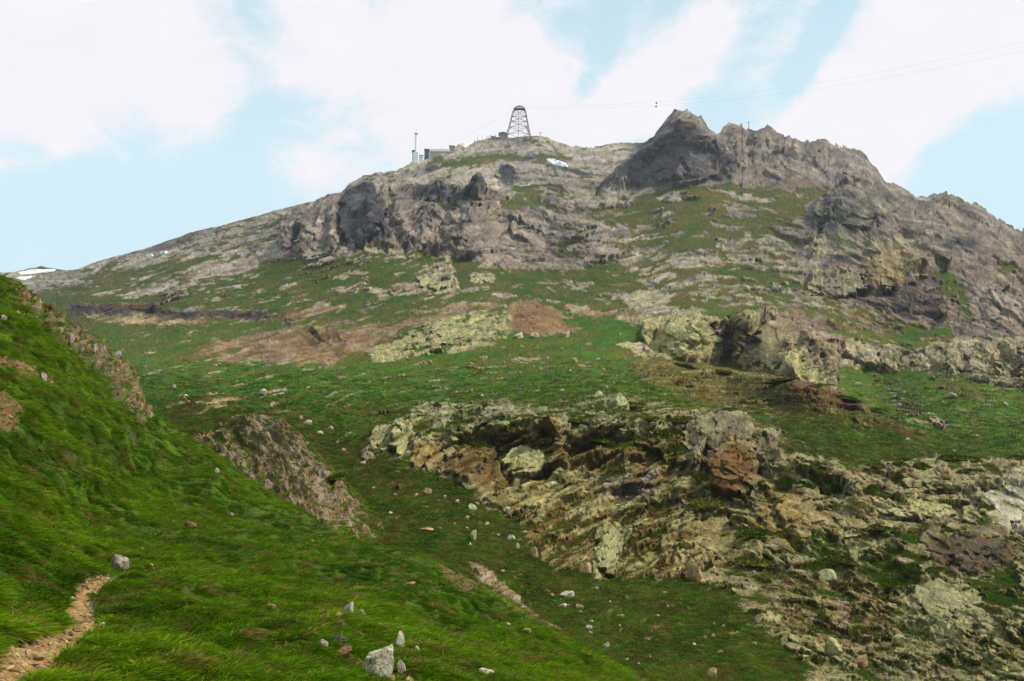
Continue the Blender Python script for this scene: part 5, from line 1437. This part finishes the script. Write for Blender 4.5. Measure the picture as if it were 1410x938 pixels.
# rubble over bare ground of the lower and middle slopes
fk = cw * np.clip(RM - .2, 0, 1) * (1 - .35 * scr) * sstep(np.log(560), np.log(200), LD) * (U > 60) * (U < 1440)
idx = pick(fk, 4200)
ps = jitter(Pd, 0, idx, *U.shape)
s_px = np.clip(rng.lognormal(1.2, .5, len(idx)), 1.5, 10) * np.where(scr.ravel()[idx] > .5, .45, 1)
sz = s_px * S.ravel()[idx] * .62
cl_ = CB.reshape(-1, 3)[idx] * rng.uniform(.8, 1.3, (len(idx), 1))
ax = rng.normal(size=(len(idx), 3)) * .8 + np.array([.9, 0, .35]) * strat.ravel()[idx][:, None] * 2
zz = Nb.reshape(-1, 3)[idx] + rng.normal(size=(len(idx), 3)) * .35
sc3 = np.stack([sz * rng.uniform(.9, 1.7, len(idx)), sz * rng.uniform(.7, 1.1, len(idx)), sz * rng.uniform(.45, .9, len(idx))], 1)
mass('rubble', ps, ax, zz, sc3, cl_, rng.integers(0, 8, len(idx)), RUBV, 'broken rock and rubble over the lower slopes')

idx = pick(np.abs(cellw) * np.clip(bareN + .5 * rimc[..., 0], 0, 1) * (VN < 1000) * (UN > -40), 1500)
ps = jitter(PNd, 0, idx, *UN.shape)
sz = np.clip(rng.lognormal(.75, .5, len(idx)), 1, 6) * SN.ravel()[idx] * .6
mass('hillside_rubble', ps, rng.normal(size=(len(idx), 3)), NN.reshape(-1, 3)[idx] + rng.normal(size=(len(idx), 3)) * .3, np.stack([sz * 1.3, sz, sz * .7], 1), lin((140, 108, 76), K) * rng.uniform(.5, 1.6, (len(idx), 1)), rng.integers(0, 8, len(idx)), RUBV, 'broken stones on the bare earth streaks of the hillside')

# loose stones on the knoll
fk = np.clip(RMM - .2, 0, 1) * 1.0
idx = pick(fk, 900)
ps = jitter(PMd, 0, idx, *UM.shape)
sz = np.clip(rng.lognormal(1.0, .45, len(idx)), 1.2, 7) * SM.ravel()[idx] * .6
mass('knoll_rubble', ps, rng.normal(size=(len(idx), 3)), NM.reshape(-1, 3)[idx] + rng.normal(size=(len(idx), 3)) * .4, np.stack([sz, sz * .8, sz * 1.0], 1), CM.reshape(-1, 3)[idx] * rng.uniform(.8, 1.4, (len(idx), 1)), rng.integers(0, 8, len(idx)), RUBV, 'broken stones covering the brown knoll')

# gravel of the path
k_ = rng.integers(0, len(p2), 1500)
gp, gs = [], []
for q in k_:
    a, b, w = p2[q]
    s = rng.uniform(-1.05, 1.05)
    P_, N_, s_, _ = at_n(a + s * w + rng.uniform(-1, 1), b + s * w * .18 + rng.uniform(-2.5, 2.5))
    gp.append(P_ + N_ * .015); gs.append(np.clip(rng.lognormal(-3.9, .55), .006, .07))
gp = np.array(gp); gs = np.array(gs)
gcl = lin((168, 140, 98), K) * rng.uniform(.5, 1.4, (len(gs), 1)) * (1 + .03 * rng.normal(size=(len(gs), 3)))
mass('path_gravel', gp, rng.normal(size=gp.shape), np.array([[0, 0, 1.0]]) + rng.normal(size=gp.shape) * .3, np.stack([gs * 1.3, gs, gs * .6], 1), np.clip(gcl, .02, .8), rng.integers(0, 8, len(gs)), RUBV, 'loose stones on the footpath')

# ------------------------------------------------------------------ snow patches
M_snow = plain_mat('old_snow', (.80, .80, .82), .08, .2, .7)


def snow(pts, label, lift=1.1):
    c = np.mean(np.array(pts, float), 0)
    vs, fs = [], []
    n = 40
    per = dens(list(pts) + [pts[0]], n + 1)[:n]
    P_, N_, s, _ = at_b(*c)
    vs.append(P_ + N_ * s * lift)
    rings = 5
    for k in range(1, rings + 1):
        f = k / rings
        for q in per:
            w = c + (q - c) * f
            p_, n_, s_, _ = at_b(*w)
            vs.append(p_ + n_ * s_ * lift * (1 - f ** 6 * 1.5))
    for j in range(n):
        fs.append((0, 1 + j, 1 + (j + 1) % n))
        for k in range(rings - 1):
            a = 1 + k * n
            fs.append((a + j, a + n + j, a + n + (j + 1) % n, a + (j + 1) % n))
    return tag(link('snow_patch', pydata('snow_patch', vs, fs, True), M_snow), label, 'snow')


snow([(20, 376), (40, 373), (62, 371), (82, 370), (78, 374), (55, 377), (30, 379)], 'long thin snow patch under the far left skyline')
snow([(19, 383), (32, 381), (47, 381), (44, 384), (28, 386)], 'short snow patch just below the long thin snow patch')
snow([(200, 352), (211, 350), (212, 353), (203, 354)], 'tiny snow fleck on the left shoulder, the lower of two', 1.6)
snow([(219, 348), (231, 346), (230, 349), (221, 350)], 'tiny snow fleck on the left shoulder, the upper of two', 1.6)
snow([(750, 219), (764, 221), (780, 227), (785, 231), (772, 230), (757, 226)], 'cream snow patch in the hollow below the summit ridge', 2.4)
snow([(655, 245), (662, 247), (668, 250), (664, 250)], 'sliver of snow on the slope below the lattice tower', 1.4)

# ------------------------------------------------------------------ summit station
def box(bm_v, bm_f, c, sx, sy, sz):
    b = len(bm_v)
    for x in (-1, 1):
        for y in (-1, 1):
            for z in (-1, 1):
                bm_v.append(Vector(c) + Vector((x * sx / 2, y * sy / 2, z * sz / 2)))
    for f in ((0, 1, 3, 2), (4, 6, 7, 5), (0, 4, 5, 1), (2, 3, 7, 6), (0, 2, 6, 4), (1, 5, 7, 3)):
        bm_f.append(tuple(b + i for i in f))


def boxpart(name, c, s, mat, parent):
    v, f = [], []
    box(v, f, c, *s)
    return link(name, pydata(name, v, f), mat, parent)


def tube(pts, rad, n=6):
    pts = [Vector(p) for p in pts]
    vs, fs = [], []
    for k, p in enumerate(pts):
        d = (pts[min(k + 1, len(pts) - 1)] - pts[max(k - 1, 0)]).normalized()
        a = d.orthogonal().normalized(); b = d.cross(a)
        rr = rad[k] if isinstance(rad, (list, tuple)) else rad
        for j in range(n):
            t = 2 * math.pi * j / n
            vs.append(p + (a * math.cos(t) + b * math.sin(t)) * rr)
    for k in range(len(pts) - 1):
        for j in range(n):
            fs.append((k * n + j, k * n + (j + 1) % n, (k + 1) * n + (j + 1) % n, (k + 1) * n + j))
    fs.append(tuple(range(n))); fs.append(tuple((len(pts) - 1) * n + j for j in range(n)))
    return vs, fs


def tubepart(name, pts, rad, mat, parent, n=6):
    return link(name, pydata(name, *tube(pts, rad, n)), mat, parent)


def lathepart(name, prof, mat, parent, n=16):
    vs, fs = [], []
    for (r0, z) in prof:
        for j in range(n):
            t = 2 * math.pi * j / n
            vs.append((r0 * math.cos(t), r0 * math.sin(t), z))
    for k in range(len(prof) - 1):
        for j in range(n):
            fs.append((k * n + j, k * n + (j + 1) % n, (k + 1) * n + (j + 1) % n, (k + 1) * n + j))
    fs.append(tuple(range(n))[::-1]); fs.append(tuple((len(prof) - 1) * n + j for j in range(n)))
    return link(name, pydata(name, vs, fs), mat, parent)


M_steel = plain_mat('weathered_steel', (.07, .075, .085), .2, .3, .6)
M_white = plain_mat('white_paint', (.80, .80, .80), .05, .2, .6)
M_conc = plain_mat('pale_concrete', lin((196, 184, 160), K), .15, .3)
M_darkm = plain_mat('dark_cladding', (.07, .08, .10), .2, .3, .7)
M_stone = plain_mat('stone_wall', lin((170, 156, 140), K), .2, .5)
M_roof = plain_mat('slate_roof', (.11, .12, .14), .2, .5)
M_glass = plain_mat('window_glass', (.05, .07, .09), .1, .5, .2)
M_orange = plain_mat('orange_sign', (.55, .25, .06), .1, .5)

# lattice tower of the cable car
P0, _, s0, _ = at_b(714, 191)
tw = empty('lattice_tower', P0)
tag(tw, 'steel lattice cable car tower standing on the summit ridge', 'tower')
Hh = 43 * s0
lev = [(-.12, 1.05), (0, 1.0), (.26, .84), (.48, .72), (.66, .63), (.82, .56), (1.0, .38)]
half = 17 * s0


def leg_pt(sx, sy, k):
    z, w = lev[k]
    return Vector((sx * half * w + (1.5 * s0 * z), sy * half * w * .8, z * Hh))


for sx in (-1, 1):
    for sy in (-1, 1):
        tubepart('leg', [leg_pt(sx, sy, k) for k in range(7)], .32 * s0, M_steel, tw)
for k in range(1, 6):
    for (a, b) in (((-1, -1), (1, -1)), ((1, -1), (1, 1)), ((1, 1), (-1, 1)), ((-1, 1), (-1, -1))):
        if k > 1: tubepart('strut', [leg_pt(*a, k), leg_pt(*b, k)], .2 * s0, M_steel, tw, 4)
        tubepart('brace', [leg_pt(*a, k), leg_pt(*b, k + 1)], .24 * s0, M_steel, tw, 4)
        tubepart('brace', [leg_pt(*b, k), leg_pt(*a, k + 1)], .24 * s0, M_steel, tw, 4)
tubepart('ladder_mast', [(0, 0, 0), (0, 0, Hh)], .35 * s0, M_steel, tw, 4)
boxpart('head_platform', (1.5 * s0, 0, Hh * .985), (16 * s0, 7 * s0, .7 * s0), M_steel, tw)
for sy in (-1, 1):
    sd2 = tubepart('saddle', [(1.5 * s0 + x * s0, sy * 3 * s0, Hh * 1.0 + (3.4 - .07 * x * x) * s0) for x in (-7, -4, -1.5, 0, 1.5, 4, 7)], .40 * s0, M_steel, tw)
for x in (-5, 0, 5):
    tubepart('gantry_post', [(x * s0 + 1.5 * s0, 0, Hh * .98), (x * s0 + 1.5 * s0, 0, Hh + (4.2 - abs(x) * .35) * s0)], .4 * s0, M_steel, tw)
tubepart('gantry_beam', [(-3.5 * s0, 0, Hh + 2.4 * s0), (1.5 * s0, 0, Hh + 4.2 * s0), (6.5 * s0, 0, Hh + 2.4 * s0)], .5 * s0, M_steel, tw)
for (du, dv) in ((18, 12), (-17, 6)):
    boxpart('footing', (du * s0, -6 * s0, -dv * s0 * .6), (4 * s0, 3 * s0, 4 * s0), M_conc, tw)
tubepart('stay', [(9 * s0, -4 * s0, Hh * .45), (19 * s0, -6 * s0, -7 * s0)], .5 * s0, M_steel, tw)

# cables
top_ = P0 + Vector((1.5 * s0, 0, Hh + 3 * s0))


def pix_pt(u, v, d): return Vector(EYE) + Vector(pix_dir(u, v)) * d


for k, (v_end, sy) in enumerate(((30, -1), (44, 1))):
    a = top_ + Vector((7 * s0, sy * 3 * s0, 0)); b = pix_pt(1520, v_end, 1050)
    n = 40
    pts = [a.lerp(b, t / n) - Vector((0, 0, 1)) * 52 * 4 * (t / n) * (1 - t / n) * .5 for t in range(n + 1)]
    o = link('cable', pydata('cable', *tube(pts, .045, 5)), M_steel)
    tag(o, 'taut cable from the lattice tower to the right sky, ' + ('upper of the pair' if k == 0 else 'lower of the pair'), 'cable')
    e = a.lerp(b, .30) - Vector((0, 0, 1)) * 52 * 4 * .3 * .7 * .5
    ce = empty('cable_carriage', e)
    tag(ce, 'tiny dark carriage riding on the ' + ('upper' if k == 0 else 'lower') + ' cable', 'carriage')
    boxpart('body', (0, 0, -1.6), (2.2, 1.6, 1.5), M_darkm, ce)
    boxpart('hanger', (0, 0, -.5), (.3, .3, 1.2), M_steel, ce)
for k, sy in enumerate((-1, 1)):
    a = top_ + Vector((-7 * s0, sy * 3 * s0, 0)); b = at_b(590, 212)[0] + Vector((0, 0, 8 * s0 + 2 * k))
    pts = [a.lerp(b, t / 20) - Vector((0, 0, 14 * 4 * (t / 20) * (1 - t / 20) * .5)) for t in range(21)]
    tag(link('cable', pydata('cable', *tube(pts, .03, 5)), M_steel), 'slack cable from the lattice tower down to the station, ' + ('front one' if k == 0 else 'rear one'), 'cable')

# television mast
P1, _, s1_, _ = at_b(573, 223)
mt_ = empty('transmitter_mast', P1)
tag(mt_, 'tall white transmitter mast with a needle tip at the station end', 'mast')
boxpart('base_block', (0, 0, 6 * s1_), (7 * s1_, 7 * s1_, 16 * s1_), M_white, mt_)
boxpart('service_shaft', (-3.9 * s1_, 0, 6 * s1_), (1.4 * s1_, 4 * s1_, 16 * s1_), M_darkm, mt_)
lathepart('shaft', [(1.9 * s1_, 13 * s1_), (1.75 * s1_, 40 * s1_)], M_white, mt_)
lathepart('collar', [(2.3 * s1_, 40 * s1_), (2.3 * s1_, 41.3 * s1_)], M_darkm, mt_)
lathepart('needle', [(.7 * s1_, 41.3 * s1_), (.55 * s1_, 47 * s1_), (.25 * s1_, 52 * s1_)], M_white, mt_, 8)
boxpart('equipment_box', (-3.2 * s1_, 0, 15.5 * s1_), (4.2 * s1_, 4 * s1_, 3.2 * s1_), M_darkm, mt_)


def building(name, u, v, w, hh, dpt, wall, label, roof=None, win=0, over=1.05, roof_h=1.0, yaw=0.0):
    P_, _, s, _ = at_b(u, v)
    e = empty(name, P_); e.rotation_euler.z = yaw
    tag(e, label, 'building')
    boxpart('wall', (0, 0, (hh - 6) * .5 * s), (w * s, dpt * s, (hh + 6) * s), wall, e)
    rf = boxpart('roof', (0, 0, (hh + roof_h * .5 + .02) * s), (w * over * s, dpt * over * s, roof_h * s), roof or M_roof, e)
    for k in range(win):
        x = (-.5 + (k + .5) / win) * w * s
        wdw = boxpart('window', (x, -dpt * .5 * s - .02, hh * .55 * s), (w / win * .5 * s, .3, hh * .3 * s), M_conc, e)
        boxpart('pane', (x, -dpt * .5 * s - .12, hh * .55 * s), (w / win * .4 * s, .3, hh * .22 * s), M_glass, wdw)
    return e, s


building('station_tower', 587, 219, 6, 12, 6, M_darkm, 'dark clad station tower beside the white mast', win=2, over=1.15)
building('station_hall', 580, 221, 6, 6, 7, M_white, 'low white hall between the mast and the dark tower', win=2)
building('station_terrace', 605, 213, 27, 3, 6, M_conc, 'long pale terrace building with a white parapet', roof=M_white, win=9, roof_h=3.0)
building('stone_cabin', 622, 208, 7, 5, 6, M_stone, 'stone cabin at the uphill end of the terrace building', win=2, over=1.2)
bb_, sb = building('summit_hut', 693, 191, 9, 6, 8, M_stone, 'stone hut with a wide roof beside the lattice tower', win=2, over=1.35, roof_h=1.2)
lathepart('roof_cap', [(5.6 * sb, 7.2 * sb), (3.4 * sb, 9.0 * sb), (.4 * sb, 9.5 * sb)], M_roof, bb_, 10)
e, s = building('dome_house', 609, 212, 4, 5, 4, M_white, 'small white domed observatory house on the terrace', roof=M_white)
lathepart('dome', [(1.9 * s, 6.0 * s), (1.8 * s, 6.8 * s), (1.3 * s, 7.6 * s), (.7 * s, 8.0 * s), (.1 * s, 8.1 * s)], M_white, e)
# gallery climbing the ridge
ga = [at_b(640 + k * 6, interp_poly(SKY, 640 + k * 6) + 2)[0] for k in range(9)]
ge = empty('ridge_gallery', ga[0])
tag(ge, 'white railed gallery climbing the ridge to the summit hut', 'gallery')
for k in range(8):
    a, b = ga[k] - ga[0], ga[k + 1] - ga[0]
    up = Vector((0, 0, 1))
    vs = [a - up * 3, b - up * 3, b + up * 2.2, a + up * 2.2]; vs = vs + [v + Vector((0, 3, 0)) for v in vs]
    link('wall_panel', pydata('wall_panel', vs, [(0, 1, 2, 3), (4, 7, 6, 5), (3, 2, 6, 7), (0, 3, 7, 4), (1, 5, 6, 2)]), M_stone, ge)
    if k in (0, 1, 3, 4, 5):
        vs = [a + up * 2.25, b + up * 2.25, b + up * 6.2, a + up * 6.2]; vs = vs + [v + Vector((0, .4, 0)) for v in vs]
        link('parapet', pydata('parapet', vs, [(0, 1, 2, 3), (4, 7, 6, 5), (3, 2, 6, 7), (0, 3, 7, 4), (1, 5, 6, 2)]), M_white, ge)
    tubepart('rail_post', [b + up * 2, b + up * 6.8], .3, M_steel, ge, 5)
for (u, v, hh, lb, cat) in ((744, 189, 6, 'small post on the ridge right of the lattice tower', 'post'), (1031, 176, 9, 'lone post with a crossbar on the serrated ridge', 'post'), (636, 203, 5, 'short pole above the stone cabin', 'post')):
    P_, _, s, _ = at_b(u, v)
    e = empty('marker_post', P_); tag(e, lb, cat)
    tubepart('pole', [(0, 0, -3 * s), (0, 0, hh * s)], .35 * s, M_steel, e)
    tubepart('crossbar', [(-2 * s, 0, hh * s), (2.2 * s, 0, hh * s * .96)], .35 * s, M_steel, e)

# ------------------------------------------------------------------ air
zmin = min(float(Pall[..., 2].min()), float(PNall[..., 2].min()), float(PMall[..., 2].min())) - 1.5
zmax = max(float(Pall[..., 2].max()), P0.z + Hh + 40, P1.z + 60) + 8
xs = (float(Pall[..., 0].min()) - 20, float(Pall[..., 0].max()) + 20); ys = (-40.0, float(Pall[..., 1].max()) + 30)
v, f = [], []
box(v, f, ((xs[0] + xs[1]) / 2, (ys[0] + ys[1]) / 2, (zmin + zmax) / 2), xs[1] - xs[0], ys[1] - ys[0], zmax - zmin)
M_haze = bpy.data.materials.new('haze'); M_haze.use_nodes = True
t = M_haze.node_tree; t.nodes.clear()
ho = t.nodes.new('ShaderNodeOutputMaterial'); hv = t.nodes.new('ShaderNodeVolumePrincipled')
hv.inputs['Color'].default_value = (.82, .88, 1.0, 1); hv.inputs['Density'].default_value = HAZE; hv.inputs['Anisotropy'].default_value = .2
t.links.new(hv.outputs[0], ho.inputs['Volume'])
hz = link('haze', pydata('haze', v, f), M_haze)
hz['kind'] = 'stuff'; hz['label'] = 'thin bluish mountain haze'
